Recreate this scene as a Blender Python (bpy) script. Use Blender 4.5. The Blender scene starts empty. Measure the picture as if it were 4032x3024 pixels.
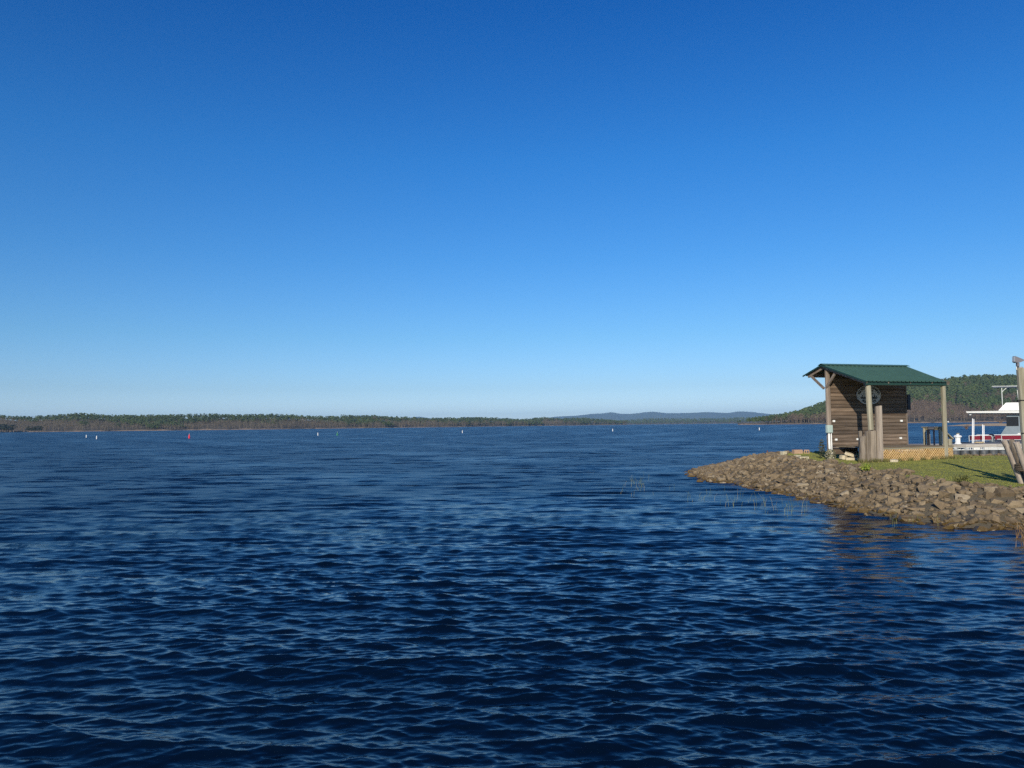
import bpy, bmesh, math, random
import numpy as np
from mathutils import Vector, Matrix
R = math.radians
random.seed(7)
RNG = np.random.default_rng(11)
scene = bpy.context.scene
COL = scene.collection

# ---------------------------------------------------------------- camera
PITCH, ROLL, EYE = 0.0537, 0.0105, 2.3          # water surface is z = 0
cam_d = bpy.data.cameras.new('camera')
cam_d.sensor_width = 36.0
cam_d.lens = 36.0 * 3030.0 / 4032.0
cam_d.clip_start, cam_d.clip_end = 0.1, 60000.0
cam = bpy.data.objects.new('camera', cam_d)
COL.objects.link(cam)
f_ = Vector((0, math.cos(PITCH), math.sin(PITCH)))
u_ = Vector((0, -math.sin(PITCH), math.cos(PITCH)))
r_ = Vector((1, 0, 0))
right = math.cos(ROLL) * r_ - math.sin(ROLL) * u_
up = math.sin(ROLL) * r_ + math.cos(ROLL) * u_
m = Matrix((right, up, -f_)).transposed().to_4x4()
m.translation = (0, 0, EYE)
cam.matrix_world = m
scene.camera = cam

# ---------------------------------------------------------------- sky, sun, exposure
SUN_EL = 21.0
SUN_TO = Vector((-0.30, -1.0, 0)).normalized()   # horizontal direction towards the sun (behind the camera)
world = bpy.data.worlds.new('World')
scene.world = world
world.use_nodes = True
wn, wl = world.node_tree.nodes, world.node_tree.links
wn.clear()
w_out = wn.new('ShaderNodeOutputWorld')
w_bg = wn.new('ShaderNodeBackground')
w_sky = wn.new('ShaderNodeTexSky')
w_sky.sky_type = 'NISHITA'
w_sky.sun_disc = False
w_sky.sun_elevation = R(SUN_EL)
w_sky.sun_rotation = math.atan2(SUN_TO.x, SUN_TO.y)
w_sky.altitude = 200.0
w_sky.air_density = 1.0
w_sky.dust_density = 0.3
w_sky.ozone_density = 2.5
# clear winter air: the same grade at every azimuth, by elevation only
w_tc = wn.new('ShaderNodeTexCoord')
w_sep = wn.new('ShaderNodeSeparateXYZ')
w_rmp = wn.new('ShaderNodeValToRGB')
w_mul = wn.new('ShaderNodeMix'); w_mul.data_type = 'RGBA'; w_mul.blend_type = 'MULTIPLY'; w_mul.inputs[0].default_value = 1.0
SKY_GRADE = [(0.0, (0.72, 0.92, 1.44)), (0.048, (0.455, 0.625, 0.935)), (0.113, (0.335, 0.59, 0.855)), (0.21, (0.213, 0.553, 0.893)),
             (0.33, (0.120, 0.515, 0.931)), (0.486, (0.044, 0.396, 0.872)), (0.65, (0.04, 0.376, 0.86))]
while len(w_rmp.color_ramp.elements) < len(SKY_GRADE): w_rmp.color_ramp.elements.new(0.5)
for e_, (p_, c_) in zip(w_rmp.color_ramp.elements, SKY_GRADE): e_.position = p_; e_.color = (*c_, 1)
wl.new(w_tc.outputs['Generated'], w_sep.inputs[0]); wl.new(w_sep.outputs['Z'], w_rmp.inputs[0])
wl.new(w_sky.outputs[0], w_mul.inputs[6]); wl.new(w_rmp.outputs[0], w_mul.inputs[7])
w_bg.inputs['Strength'].default_value = 0.14
wl.new(w_mul.outputs[2], w_bg.inputs['Color'])
wl.new(w_bg.outputs[0], w_out.inputs['Surface'])

sun_d = bpy.data.lights.new('sun', 'SUN')
sun_d.energy = 5.0
sun_d.angle = R(0.53)
sun_d.color = (1.0, 0.91, 0.74)
sun = bpy.data.objects.new('sun', sun_d)
COL.objects.link(sun)
ldir = Vector((-SUN_TO.x * math.cos(R(SUN_EL)), -SUN_TO.y * math.cos(R(SUN_EL)), -math.sin(R(SUN_EL))))
sun.rotation_euler = ldir.to_track_quat('-Z', 'Y').to_euler()
sun.location = (-20, -60, 40)

HAZE = 6.2e-5
vs = scene.view_settings
vs.view_transform = 'Standard'
vs.look = 'None'
vs.exposure = 0.0
vs.gamma = 1.0
scene.cycles.use_denoising = False
scene.cycles.max_bounces = 6
scene.cycles.diffuse_bounces = 3
scene.cycles.glossy_bounces = 3
scene.cycles.transmission_bounces = 4
scene.cycles.volume_bounces = 0
scene.cycles.transparent_max_bounces = 6

# ---------------------------------------------------------------- helpers
def tag(o, label=None, cat=None, group=None, kind=None):
    if label: o['label'] = label
    if cat: o['category'] = cat
    if group: o['group'] = group
    if kind: o['kind'] = kind
    return o

def link(o, parent=None):
    COL.objects.link(o)
    if parent is not None: o.parent = parent
    return o

def empty(name, loc=(0, 0, 0), rz=0.0):
    o = bpy.data.objects.new(name, None)
    o.empty_display_size = 0.2
    o.location = loc
    o.rotation_euler = (0, 0, rz)
    return link(o)

def mesh_np(name, V, Fq, mat, parent=None, smooth=False, attrs=None):
    """numpy mesh: V (n,3), Fq (m,3 or 4)"""
    me = bpy.data.meshes.new(name)
    V = np.asarray(V, np.float32); Fq = np.asarray(Fq, np.int32)
    k = Fq.shape[1]
    me.vertices.add(len(V)); me.vertices.foreach_set('co', V.ravel())
    me.loops.add(Fq.size); me.loops.foreach_set('vertex_index', Fq.ravel())
    me.polygons.add(len(Fq))
    me.polygons.foreach_set('loop_start', np.arange(0, Fq.size, k, dtype=np.int32))
    me.polygons.foreach_set('loop_total', np.full(len(Fq), k, np.int32))
    me.polygons.foreach_set('use_smooth', np.full(len(Fq), smooth, bool))
    if attrs:
        for an, av in attrs.items():
            av = np.asarray(av, np.float32)
            if av.ndim == 1:
                a = me.attributes.new(an, 'FLOAT', 'POINT'); a.data.foreach_set('value', av)
            else:
                c4 = np.ones((len(V), 4), np.float32); c4[:, :3] = av
                a = me.attributes.new(an, 'FLOAT_COLOR', 'POINT'); a.data.foreach_set('color', c4.ravel())
    me.update(calc_edges=True)
    me.materials.append(mat)
    return link(bpy.data.objects.new(name, me), parent)

class MB:
    """collects simple shapes and links them as ONE mesh object"""
    def __init__(s): s.v = []; s.f = []
    def poly(s, pts):
        b = len(s.v); s.v += [tuple(p) for p in pts]; s.f.append(tuple(range(b, b + len(pts)))); return s
    def hexa(s, c8):
        b = len(s.v); s.v += [tuple(p) for p in c8]
        for q in ((0, 3, 2, 1), (4, 5, 6, 7), (0, 1, 5, 4), (1, 2, 6, 5), (2, 3, 7, 6), (3, 0, 4, 7)):
            s.f.append(tuple(b + i for i in q))
        return s
    def box(s, x0, x1, y0, y1, z0, z1):
        return s.hexa([(x0, y0, z0), (x1, y0, z0), (x1, y1, z0), (x0, y1, z0), (x0, y0, z1), (x1, y0, z1), (x1, y1, z1), (x0, y1, z1)])
    def beam(s, p0, p1, w, h, up=(0, 0, 1)):
        p0, p1 = Vector(p0), Vector(p1); d = (p1 - p0).normalized()
        sd = d.cross(Vector(up))
        if sd.length < 1e-4: sd = d.cross(Vector((1, 0, 0)))
        sd.normalize(); uu = sd.cross(d).normalized()
        c = []
        for p in (p0, p1):
            c += [p - sd * w / 2 - uu * h / 2, p + sd * w / 2 - uu * h / 2, p + sd * w / 2 + uu * h / 2, p - sd * w / 2 + uu * h / 2]
        return s.hexa(c)
    def tube(s, pts, rad, n=8, caps=True):
        pts = [Vector(p) for p in pts]
        if not isinstance(rad, (list, tuple)): rad = [rad] * len(pts)
        b = len(s.v)
        for i, p in enumerate(pts):
            d = (pts[min(i + 1, len(pts) - 1)] - pts[max(i - 1, 0)]).normalized()
            a = d.cross(Vector((0.31, 0.2, 1)) if abs(d.z) < 0.9 else Vector((1, 0, 0))).normalized(); c = d.cross(a)
            for k in range(n):
                t = 2 * math.pi * k / n
                s.v.append(tuple(p + (a * math.cos(t) + c * math.sin(t)) * rad[i]))
        for i in range(len(pts) - 1):
            for k in range(n):
                k2 = (k + 1) % n
                s.f.append((b + i * n + k, b + i * n + k2, b + (i + 1) * n + k2, b + (i + 1) * n + k))
        if caps:
            s.f.append(tuple(b + k for k in range(n - 1, -1, -1)))
            s.f.append(tuple(b + (len(pts) - 1) * n + k for k in range(n)))
        return s
    def lathe(s, prof, n=16, c=(0, 0, 0)):
        return s.tube([(c[0], c[1], c[2] + z) for r, z in prof], [max(r, 1e-4) for r, z in prof], n)
    def prism(s, pts2, y0, y1):
        """outline in x,z extruded along y"""
        n = len(pts2); b = len(s.v)
        s.v += [(x, y0, z) for x, z in pts2] + [(x, y1, z) for x, z in pts2]
        s.f.append(tuple(b + i for i in range(n))); s.f.append(tuple(b + n + i for i in range(n - 1, -1, -1)))
        for i in range(n):
            j = (i + 1) % n
            s.f.append((b + j, b + i, b + n + i, b + n + j))
        return s
    def build(s, name, mat, parent=None, smooth=False, loc=None, bevel=0.0):
        me = bpy.data.meshes.new(name)
        me.from_pydata(s.v, [], s.f)
        bm = bmesh.new(); bm.from_mesh(me)
        bmesh.ops.recalc_face_normals(bm, faces=bm.faces)
        if bevel:
            bmesh.ops.bevel(bm, geom=bm.edges[:], offset=bevel, segments=1, affect='EDGES', clamp_overlap=True)
        bm.to_mesh(me); bm.free()
        if smooth:
            for p in me.polygons: p.use_smooth = True
        me.materials.append(mat)
        o = bpy.data.objects.new(name, me)
        if loc is not None: o.location = loc
        return link(o, parent)

# ---------------------------------------------------------------- materials
class NT:
    def __init__(s, name):
        s.m = bpy.data.materials.new(name); s.m.use_nodes = True
        s.n, s.l = s.m.node_tree.nodes, s.m.node_tree.links
        s.b = s.n['Principled BSDF']
    def node(s, t, ins=None, **kw):
        q = s.n.new(t)
        for k, v in kw.items(): setattr(q, k, v)
        for k, v in (ins or {}).items():
            if hasattr(v, 'is_output') or isinstance(v, bpy.types.NodeSocket): s.l.new(v, q.inputs[k])
            else: q.inputs[k].default_value = v
        return q
    def set(s, k, v):
        if isinstance(v, bpy.types.NodeSocket): s.l.new(v, s.b.inputs[k])
        else: s.b.inputs[k].default_value = v
    def coords(s, scale=(1, 1, 1), rnd=True, space='Object'):
        tc = s.node('ShaderNodeTexCoord')
        src = tc.outputs[space]
        if rnd:
            oi = s.node('ShaderNodeObjectInfo')
            mu = s.node('ShaderNodeMath', {0: oi.outputs['Random'], 1: 37.0}, operation='MULTIPLY')
            ad = s.node('ShaderNodeVectorMath', {0: src, 1: mu.outputs[0]}, operation='ADD'); src = ad.outputs[0]
        mp = s.node('ShaderNodeMapping', {'Vector': src, 'Scale': scale})
        return mp.outputs[0]
    def noise(s, vec, scale, detail=3, rough=0.55):
        return s.node('ShaderNodeTexNoise', {'Vector': vec, 'Scale': scale, 'Detail': detail, 'Roughness': rough})
    def ramp(s, fac, stops):
        q = s.node('ShaderNodeValToRGB', {'Fac': fac}); e = q.color_ramp.elements
        while len(e) < len(stops): e.new(0.5)
        for i, (p, c) in enumerate(stops): e[i].position = p; e[i].color = (*c, 1)
        return q.outputs[0]
    def mix(s, fac, a, b, blend='MIX'):
        q = s.node('ShaderNodeMix', data_type='RGBA', blend_type=blend)
        for k, v in ((0, fac), (6, a), (7, b)):
            if isinstance(v, bpy.types.NodeSocket): s.l.new(v, q.inputs[k])
            else: q.inputs[k].default_value = (*v, 1) if isinstance(v, (tuple, list)) else v
        return q.outputs[2]
    def bump(s, h, dist, strength=1.0):
        q = s.node('ShaderNodeBump', {'Height': h, 'Distance': dist, 'Strength': strength})
        s.l.new(q.outputs[0], s.b.inputs['Normal'])

def plain(name, c, rough=0.6, var=0.18, scale=6.0, metal=0.0, bump=0.0):
    t = NT(name)
    n = t.noise(t.coords(), scale, 4)
    lo = tuple(x * (1 - var) for x in c); hi = tuple(min(1, x * (1 + var)) for x in c)
    t.set('Base Color', t.ramp(n.outputs[0], [(0.3, lo), (0.7, hi)]))
    t.set('Roughness', rough); t.set('Metallic', metal)
    if bump: t.bump(n.outputs[0], bump)
    return t.m

def wood(name, dark, mid, light, axis='x', tone=0.35, rough=0.85):
    """weathered wood, grain along the given local axis"""
    t = NT(name)
    sc = {'x': (1.3, 26, 26), 'y': (26, 1.3, 26), 'z': (26, 26, 1.3)}[axis]
    g = t.noise(t.coords(sc), 1.0, 6, 0.65)
    sc2 = tuple(v * 0.22 for v in sc)
    g2 = t.noise(t.coords(sc2), 1.0, 3)
    c = t.ramp(g.outputs[0], [(0.30, dark), (0.5, mid), (0.72, light)])
    c = t.mix(0.45, c, t.ramp(g2.outputs[0], [(0.35, dark), (0.65, light)]))
    oi = t.node('ShaderNodeObjectInfo')
    mr = t.node('ShaderNodeMapRange', {0: oi.outputs['Random'], 3: 1.0 - tone, 4: 1.0 + tone * 0.6})
    c = t.mix(1.0, c, mr.outputs[0], 'MULTIPLY')
    t.set('Base Color', c); t.set('Roughness', rough)
    t.bump(g.outputs[0], 0.006)
    return t.m

# ---------------------------------------------------------------- lake
def wave_field(X, Y, lod):
    """sum of choppy waves; lod = local mesh spacing, waves finer than it fade out"""
    rng = np.random.default_rng(5)
    n = 240
    lam = np.exp(rng.uniform(np.log(0.055), np.log(6.0), n))
    sl_lam = lam.copy(); lam = lam * 0.72              # short, young waves of a small lake
    base = R(-97.0)                                     # waves run towards the shore the camera stands on
    spread = np.where(lam > 1.0, 0.20, np.where(lam > 0.5, 0.28, 0.40))
    th = base + rng.normal(0, 1, n) * spread
    k = 2 * np.pi / lam
    sl = np.interp(np.log(sl_lam), np.log([0.055, 0.1, 0.2, 0.4, 0.9, 1.7, 3.0, 6.0]), [0.018, 0.032, 0.039, 0.035, 0.022, 0.0150, 0.008, 0.002]) * WAVE_SLOPE
    amp = sl / k
    ph = rng.uniform(0, 2 * np.pi, n)
    kx, ky = k * np.cos(th), k * np.sin(th)
    Z = np.zeros_like(X); DX = np.zeros_like(X); DY = np.zeros_like(X); lost = np.zeros_like(X)
    for i in range(n):
        w = np.clip((lam[i] / lod - 2.0) / 0.8, 0, 1)
        lost += (sl[i] ** 2 / 2) * (1 - w * w)
        on = w > 0
        p = kx[i] * X[on] + ky[i] * Y[on] + ph[i]
        a = amp[i] * w[on]
        Z[on] += a * np.cos(p)
        s = a * np.sin(p) * np.where(True, 0.92 if lam[i] < 0.5 else 0.85, 1)
        DX[on] -= s * np.cos(th[i]); DY[on] -= s * np.sin(th[i])
    # gusts: patches of livelier and calmer water
    g = 1 + 0.12 * np.sin(0.11 * X + 0.31 * Y + 1.0) * np.sin(0.23 * X - 0.09 * Y + 0.4)
    # calmer water in the lee of the spit
    g = g * (1 - 0.32 * np.exp(-(((X - 7.6) / 3.2) ** 2 + ((Y - 15.0) / 6.5) ** 2)))
    return DX * g, DY * g, Z * g, np.sqrt(lost) * np.minimum(g, 1.0)

WAVE_SLOPE = 0.84
def build_lake():
    rs = [2.4]
    while rs[-1] < 110.0:
        r = rs[-1]
        rs.append(r + max(0.012, r * r / (770.0 * EYE) * 0.46))
    while rs[-1] < 15500.0:
        rs.append(rs[-1] * 1.12)
    rs = np.array(rs)
    ang = np.concatenate([np.linspace(R(-62), R(-36.5), 40, endpoint=False), np.linspace(R(-36.5), R(36.5), 640), np.linspace(R(36.5), R(62), 41)[1:]])
    A, RR = np.meshgrid(ang, rs)
    dr = np.gradient(rs)[:, None] * np.ones_like(A)
    da = RR * np.gradient(ang)[None, :]
    X, Y = RR * np.sin(A), RR * np.cos(A)
    lod = np.maximum(np.minimum(dr, 3.0), da * 1.2)
    Z = np.zeros_like(X); DX = Z.copy(); DY = Z.copy(); lost = np.full_like(X, 0.0)
    dx, dy, z, lo = wave_field(X.ravel(), Y.ravel(), lod.ravel())
    V = np.stack([X.ravel() + dx, Y.ravel() + dy, z], 1)
    nr, na = A.shape
    i = np.arange(nr - 1)[:, None] * na + np.arange(na - 1)[None, :]
    Fq = np.stack([i, i + 1, i + na + 1, i + na], -1).reshape(-1, 4)
    o = mesh_np('lake', V, Fq, water_mat(), smooth=True, attrs={'lost': lo})
    tag(o, kind='structure')
    print('LAKE', len(V), 'lost', lo.min(), lo.max(), nr, na)

def water_mat():
    t = NT('lake_water')
    at = t.node('ShaderNodeAttribute', attribute_name='lost')
    lost = at.outputs['Fac']
    tc = t.node('ShaderNodeTexCoord')
    P = tc.outputs['Object']
    # slopes of the ripples the mesh is too coarse to carry
    acc = None
    for sc, wgt, st in ((0.16, 0.10, (0.5, 1, 1)), (0.40, 0.45, (0.4, 1, 1)), (1.0, 1.0, (0.35, 1, 1)), (2.6, 0.9, (0.30, 1, 1)), (7.0, 0.6, (0.35, 1, 1))):
        mp = t.node('ShaderNodeMapping', {'Vector': P, 'Scale': st})
        n = t.noise(mp.outputs[0], sc, 2)
        sb = t.node('ShaderNodeVectorMath', {0: n.outputs['Color'], 1: (0.5, 0.5, 0.5)}, operation='SUBTRACT')
        ml = t.node('ShaderNodeVectorMath', {0: sb.outputs[0], 'Scale': wgt}, operation='SCALE')
        acc = ml.outputs[0] if acc is None else t.node('ShaderNodeVectorMath', {0: acc, 1: ml.outputs[0]}, operation='ADD').outputs[0]
    l2 = t.node('ShaderNodeMath', {0: lost, 1: lost}, operation='MULTIPLY')
    amt = t.node('ShaderNodeMath', {0: l2.outputs[0], 1: 21.0}, operation='MULTIPLY')
    sl = t.node('ShaderNodeVectorMath', {0: acc, 'Scale': amt.outputs[0]}, operation='SCALE')
    flat = t.node('ShaderNodeVectorMath', {0: sl.outputs[0], 1: (0.6, 1, 0)}, operation='MULTIPLY')
    # small ripples near the shore as real relief
    mpn = t.node('ShaderNodeMapping', {'Vector': P, 'Scale': (0.6, 1, 1)})
    rip = t.noise(mpn.outputs[0], 17.0, 4, 0.6)
    bp = t.node('ShaderNodeBump', {'Height': rip.outputs[0], 'Distance': 0.008, 'Strength': 0.5})
    nn = t.node('ShaderNodeVectorMath', {0: bp.outputs[0], 1: flat.outputs[0]}, operation='ADD')
    nz = t.node('ShaderNodeVectorMath', {0: nn.outputs[0]}, operation='NORMALIZE')
    t.set('Normal', nz.outputs[0])
    ro = t.node('ShaderNodeMapRange', {0: lost, 1: 0.09, 2: 0.25, 3: 0.02, 4: 0.36})
    t.set('Roughness', ro.outputs[0])
    t.set('Base Color', (0.0008, 0.0042, 0.0125, 1)); t.set('IOR', 1.35)
    return t.m
build_lake()

# ---------------------------------------------------------------- the spit: ground, riprap, lawn
SHORE = np.array([(30, 4), (24, 8), (18.5, 12.2), (15, 14.6), (12.8, 16.0), (11.1, 16.7), (10.2, 16.5), (9.55, 16.7), (9.55, 17.7), (9.15, 18.3), (8.95, 19.8), (8.9, 22.4),
                  (8.55, 25.0), (8.45, 29.2), (7.7, 30.9), (7.95, 34.0), (8.55, 37.2), (10.1, 40.3), (12.4, 42.6), (15.0, 43.0), (17.2, 40.5),
                  (18.2, 37.0), (19.2, 34.0), (20.6, 32.6), (24.0, 31.0), (30, 28.5), (45, 22), (60, 10), (50, 0)])
LAWN = np.array([(36, 6), (24, 12), (17.5, 16.0), (14.2, 18.0), (12.6, 18.6), (11.6, 18.8), (11.0, 19.2), (11.25, 20.2), (11.35, 22.3), (11.5, 25.1), (11.55, 27.0), (11.15, 29.0),
                 (11.2, 32.0), (11.7, 35.0), (13.4, 37.2), (15.2, 37.2), (16.2, 35.2), (17.2, 32.4), (18.6, 31.2), (24, 29.4), (30, 27), (45, 20)])
def seg_dist(P, poly):
    """distance to a closed polygon and inside flag"""
    d = np.full(len(P), 1e9); ins = np.zeros(len(P), bool)
    n = len(poly)
    for i in range(n):
        a, b = poly[i], poly[(i + 1) % n]
        ab = b - a; t = np.clip(((P - a) @ ab) / (ab @ ab), 0, 1)
        q = a + t[:, None] * ab
        d = np.minimum(d, np.hypot(*(P - q).T))
        c = ((a[1] > P[:, 1]) != (b[1] > P[:, 1])) & (P[:, 0] < (b[0] - a[0]) * (P[:, 1] - a[1]) / (b[1] - a[1] + 1e-12) + a[0])
        ins ^= c
    return d, ins
def vnoise(x, y, s, seed=0):
    """smooth value noise"""
    r = np.random.default_rng(seed).random((64, 64))
    x, y = np.asarray(x) * s + 100, np.asarray(y) * s + 100
    xi, yi = np.floor(x).astype(int), np.floor(y).astype(int)
    fx, fy = x - xi, y - yi
    fx, fy = fx * fx * (3 - 2 * fx), fy * fy * (3 - 2 * fy)
    g = lambda a, b: r[a % 64, b % 64]
    return (g(xi, yi) * (1 - fx) + g(xi + 1, yi) * fx) * (1 - fy) + (g(xi, yi + 1) * (1 - fx) + g(xi + 1, yi + 1) * fx) * fy
def ground_h(x, y):
    P = np.stack([np.ravel(x), np.ravel(y)], 1).astype(float)
    ds, ins = seg_dist(P, SHORE); dl, inl = seg_dist(P, LAWN)
    top = np.interp(P[:, 1], [14, 18, 21, 25, 28, 33, 37, 44], [0.62, 0.66, 0.72, 0.78, 0.86, 0.90, 0.84, 0.80])
    t = np.where(inl, 1.0, ds / np.maximum(ds + dl, 1e-6))
    prof = np.interp(t, [0, 0.85, 1.0], [0.0, 0.94, 1.0])
    z = np.where(ins, top * prof, -np.minimum(ds * 0.30, 1.3))
    z = z + (vnoise(P[:, 0], P[:, 1], 0.6, 3) - 0.5) * np.where(inl, 0.05, 0.02) + (vnoise(P[:, 0], P[:, 1], 2.3, 4) - 0.5) * 0.02
    return z, ds, ins, dl, inl
gx, gy = np.meshgrid(np.arange(4.6, 34.01, 0.16), np.arange(6.0, 46.01, 0.16))
gz, ds, ins, dl, inl = ground_h(gx, gy)
sd = np.where(inl, dl, -dl)                       # signed distance to the lawn edge, ragged
sd = sd + (vnoise(gx.ravel(), gy.ravel(), 1.4, 8) - 0.5) * 0.9 + (vnoise(gx.ravel(), gy.ravel(), 4.0, 9) - 0.5) * 0.5
grass_f = np.clip(sd / 0.35 + 0.5, 0, 1)
ny_, nx_ = gx.shape
ii = np.arange(ny_ - 1)[:, None] * nx_ + np.arange(nx_ - 1)[None, :]
quads = np.stack([ii, ii + 1, ii + nx_ + 1, ii + nx_], -1).reshape(-1, 4)
t = NT('lawn_and_soil')
at = t.node('ShaderNodeAttribute', attribute_name='grass')
co = t.coords((1, 1, 1), rnd=False)
n1 = t.noise(co, 1.1, 5, 0.6); n2 = t.noise(co, 22.0, 5, 0.7)
gcol = t.mix(0.5, t.ramp(n1.outputs[0], [(0.3, (0.135, 0.160, 0.024)), (0.52, (0.200, 0.205, 0.038)), (0.72, (0.25, 0.215, 0.060))]),
             t.ramp(n2.outputs[0], [(0.32, (0.145, 0.165, 0.026)), (0.62, (0.215, 0.215, 0.044))]))
scol = t.ramp(n2.outputs[0], [(0.3, (0.07, 0.056, 0.034)), (0.7, (0.17, 0.14, 0.09))])
t.set('Base Color', t.mix(at.outputs['Fac'], scol, gcol)); t.set('Roughness', 0.95)
t.bump(n2.outputs[0], 0.025)
spit = mesh_np('ground', np.stack([gx.ravel(), gy.ravel(), gz], 1), quads, t.m, smooth=True, attrs={'grass': grass_f})
tag(spit, kind='structure')

# lawn blades
def blades(n, hmin, hmax, box, keep, wid=0.010, lean=0.6, seed=1):
    r = np.random.default_rng(seed)
    x = r.uniform(box[0], box[1], n); y = r.uniform(box[2], box[3], n)
    z, ds_, in_, dl_, il_ = ground_h(x, y)
    s = np.where(il_, dl_, -dl_) + (vnoise(x, y, 1.4, 8) - 0.5) * 0.9 + (vnoise(x, y, 4.0, 9) - 0.5) * 0.5
    k = keep(s, r.random(n), ds_, in_)
    x, y, z = x[k], y[k], z[k]; n = len(x)
    h = r.uniform(hmin, hmax, n) * (0.6 + 0.8 * vnoise(x, y, 2.0, 21)); a = r.uniform(0, 2 * np.pi, n); w = wid * r.uniform(0.6, 1.4, n)
    la = r.uniform(0, 2 * np.pi, n); ll = h * r.uniform(0, lean, n)
    b0 = np.stack([x - np.cos(a) * w, y - np.sin(a) * w, z - 0.01], 1)
    b1 = np.stack([x + np.cos(a) * w, y + np.sin(a) * w, z - 0.01], 1)
    tp = np.stack([x + np.cos(la) * ll, y + np.sin(la) * ll, z + h], 1)
    V = np.stack([b0, b1, tp], 1).reshape(-1, 3)
    hue = np.repeat(r.random(n), 3)
    return V, np.arange(3 * n).reshape(-1, 3), hue
def ramp_mat(name, attr, stops, rough=0.8, sub=0.0):
    q = NT(name); a_ = q.node('ShaderNodeAttribute', attribute_name=attr)
    q.set('Base Color', q.ramp(a_.outputs['Fac'], stops)); q.set('Roughness', rough)
    return q.m
V, Fc, hue = blades(150000, 0.008, 0.022, (10.5, 21, 16.5, 38.5), lambda s, u, d, i: i & (s > -0.15) & (u < np.clip(s * 2 + 0.5, 0.15, 1)))
grass = mesh_np('grass', V, Fc, ramp_mat('grass_blades', 'hue', [(0.0, (0.15, 0.175, 0.025)), (0.7, (0.215, 0.215, 0.042)), (1.0, (0.26, 0.235, 0.07))]), attrs={'hue': hue})
tag(grass, 'short olive green lawn grass on the spit around the shelter', 'grass', kind='stuff')

# riprap stones
def rock_mesh(seed):
    r = random.Random(seed); bm = bmesh.new()
    for _ in range(15):
        v = Vector((r.gauss(0, 1), r.gauss(0, 1), r.gauss(0, 1))).normalized()
        v = Vector((v.x * 0.5, v.y * 0.5 * r.uniform(0.8, 1), v.z * 0.5)) * r.uniform(0.85, 1.12)
        # break the ellipsoid into flat facets
        v.z = max(-0.30, min(v.z, 0.27 + 0.05 * r.random())); v.x = max(-0.42, min(v.x, 0.44))
        bm.verts.new(v)
    res = bmesh.ops.convex_hull(bm, input=bm.verts)
    bmesh.ops.delete(bm, geom=list({g for g in res['geom_interior'] if isinstance(g, bmesh.types.BMVert)}), context='VERTS')
    bmesh.ops.recalc_face_normals(bm, faces=bm.faces)
    bmesh.ops.triangulate(bm, faces=bm.faces)
    me = bpy.data.meshes.new('stone'); bm.to_mesh(me); bm.free()
    return me
def stone_mat(name, attr):
    q = NT(name)
    if attr:
        rnd = q.node('ShaderNodeAttribute', attribute_name='tone').outputs['Fac']
    else:
        rnd = q.node('ShaderNodeObjectInfo').outputs['Random']
    geo = q.node('ShaderNodeNewGeometry')
    n = q.noise(geo.outputs['Position'], 9.0, 6, 0.65)
    base = q.ramp(rnd, [(0.0, (0.108, 0.080, 0.047)), (0.45, (0.185, 0.138, 0.083)), (0.9, (0.225, 0.175, 0.110)), (1.0, (0.30, 0.25, 0.175))])
    c = q.mix(0.6, base, q.ramp(n.outputs[0], [(0.3, (0.55, 0.52, 0.5)), (0.7, (1.35, 1.3, 1.25))]), 'MULTIPLY')
    # damp, algae stained band at the waterline
    sp = q.node('ShaderNodeSeparateXYZ', {0: geo.outputs['Position']})
    nz = q.node('ShaderNodeMath', {0: n.outputs[0], 1: 0.10, 2: sp.outputs['Z']}, operation='MULTIPLY_ADD')
    wet = q.node('ShaderNodeMapRange', {0: nz.outputs[0], 1: 0.10, 2: 0.20, 3: 1.0, 4: 0.0})
    c = q.mix(wet.outputs[0], c, (0.105, 0.066, 0.018))
    q.set('Base Color', c)
    ro = q.node('ShaderNodeMapRange', {0: wet.outputs[0], 3: 0.9, 4: 0.35}); q.set('Roughness', ro.outputs[0])
    q.bump(n.outputs[0], 0.03)
    return q.m
M_STONE, M_RUBBLE = stone_mat('riprap_stone', False), stone_mat('riprap_rubble', True)
ROCKS = [rock_mesh(100 + i) for i in range(14)]
for me in ROCKS: me.materials.append(M_STONE)
def place_rocks():
    r = np.random.default_rng(77)
    pts = []
    cand = 24000
    x = r.uniform(6.5, 24, cand); y = r.uniform(13.5, 44, cand)
    z, ds_, in_, dl_, il_ = ground_h(x, y)
    s = np.where(il_, dl_, -dl_) + (vnoise(x, y, 1.4, 8) - 0.5) * 0.9 + (vnoise(x, y, 4.0, 9) - 0.5) * 0.5
    size = np.where(r.random(cand) < 0.16, r.uniform(0.27, 0.44, cand), r.uniform(0.13, 0.27, cand))
    size *= np.where(y < 20, 1.15, 1.0)
    order = np.argsort(-size)
    cell = {}
    out = []
    for k in order:
        ok_zone = (in_[k] and s[k] < 0.05) or (not in_[k] and ds_[k] < 0.35)
        if not ok_zone: continue
        if y[k] > 32.5 and x[k] > 17.5 and size[k] > 0.4: continue
        if s[k] > -0.25 and size[k] > 0.38 and r.random() < 0.6: continue
        kx, ky = int(x[k] / 0.5), int(y[k] / 0.5)
        bad = False
        for ax in range(kx - 2, kx + 3):
            for ay in range(ky - 2, ky + 3):
                for (px, py, ps) in cell.get((ax, ay), ()):
                    if (px - x[k]) ** 2 + (py - y[k]) ** 2 < (0.35 * (ps + size[k])) ** 2: bad = True; break
                if bad: break
            if bad: break
        if bad: continue
        cell.setdefault((kx, ky), []).append((x[k], y[k], size[k]))
        out.append((x[k], y[k], z[k], size[k]))
    return out
rocks = place_rocks()
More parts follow.
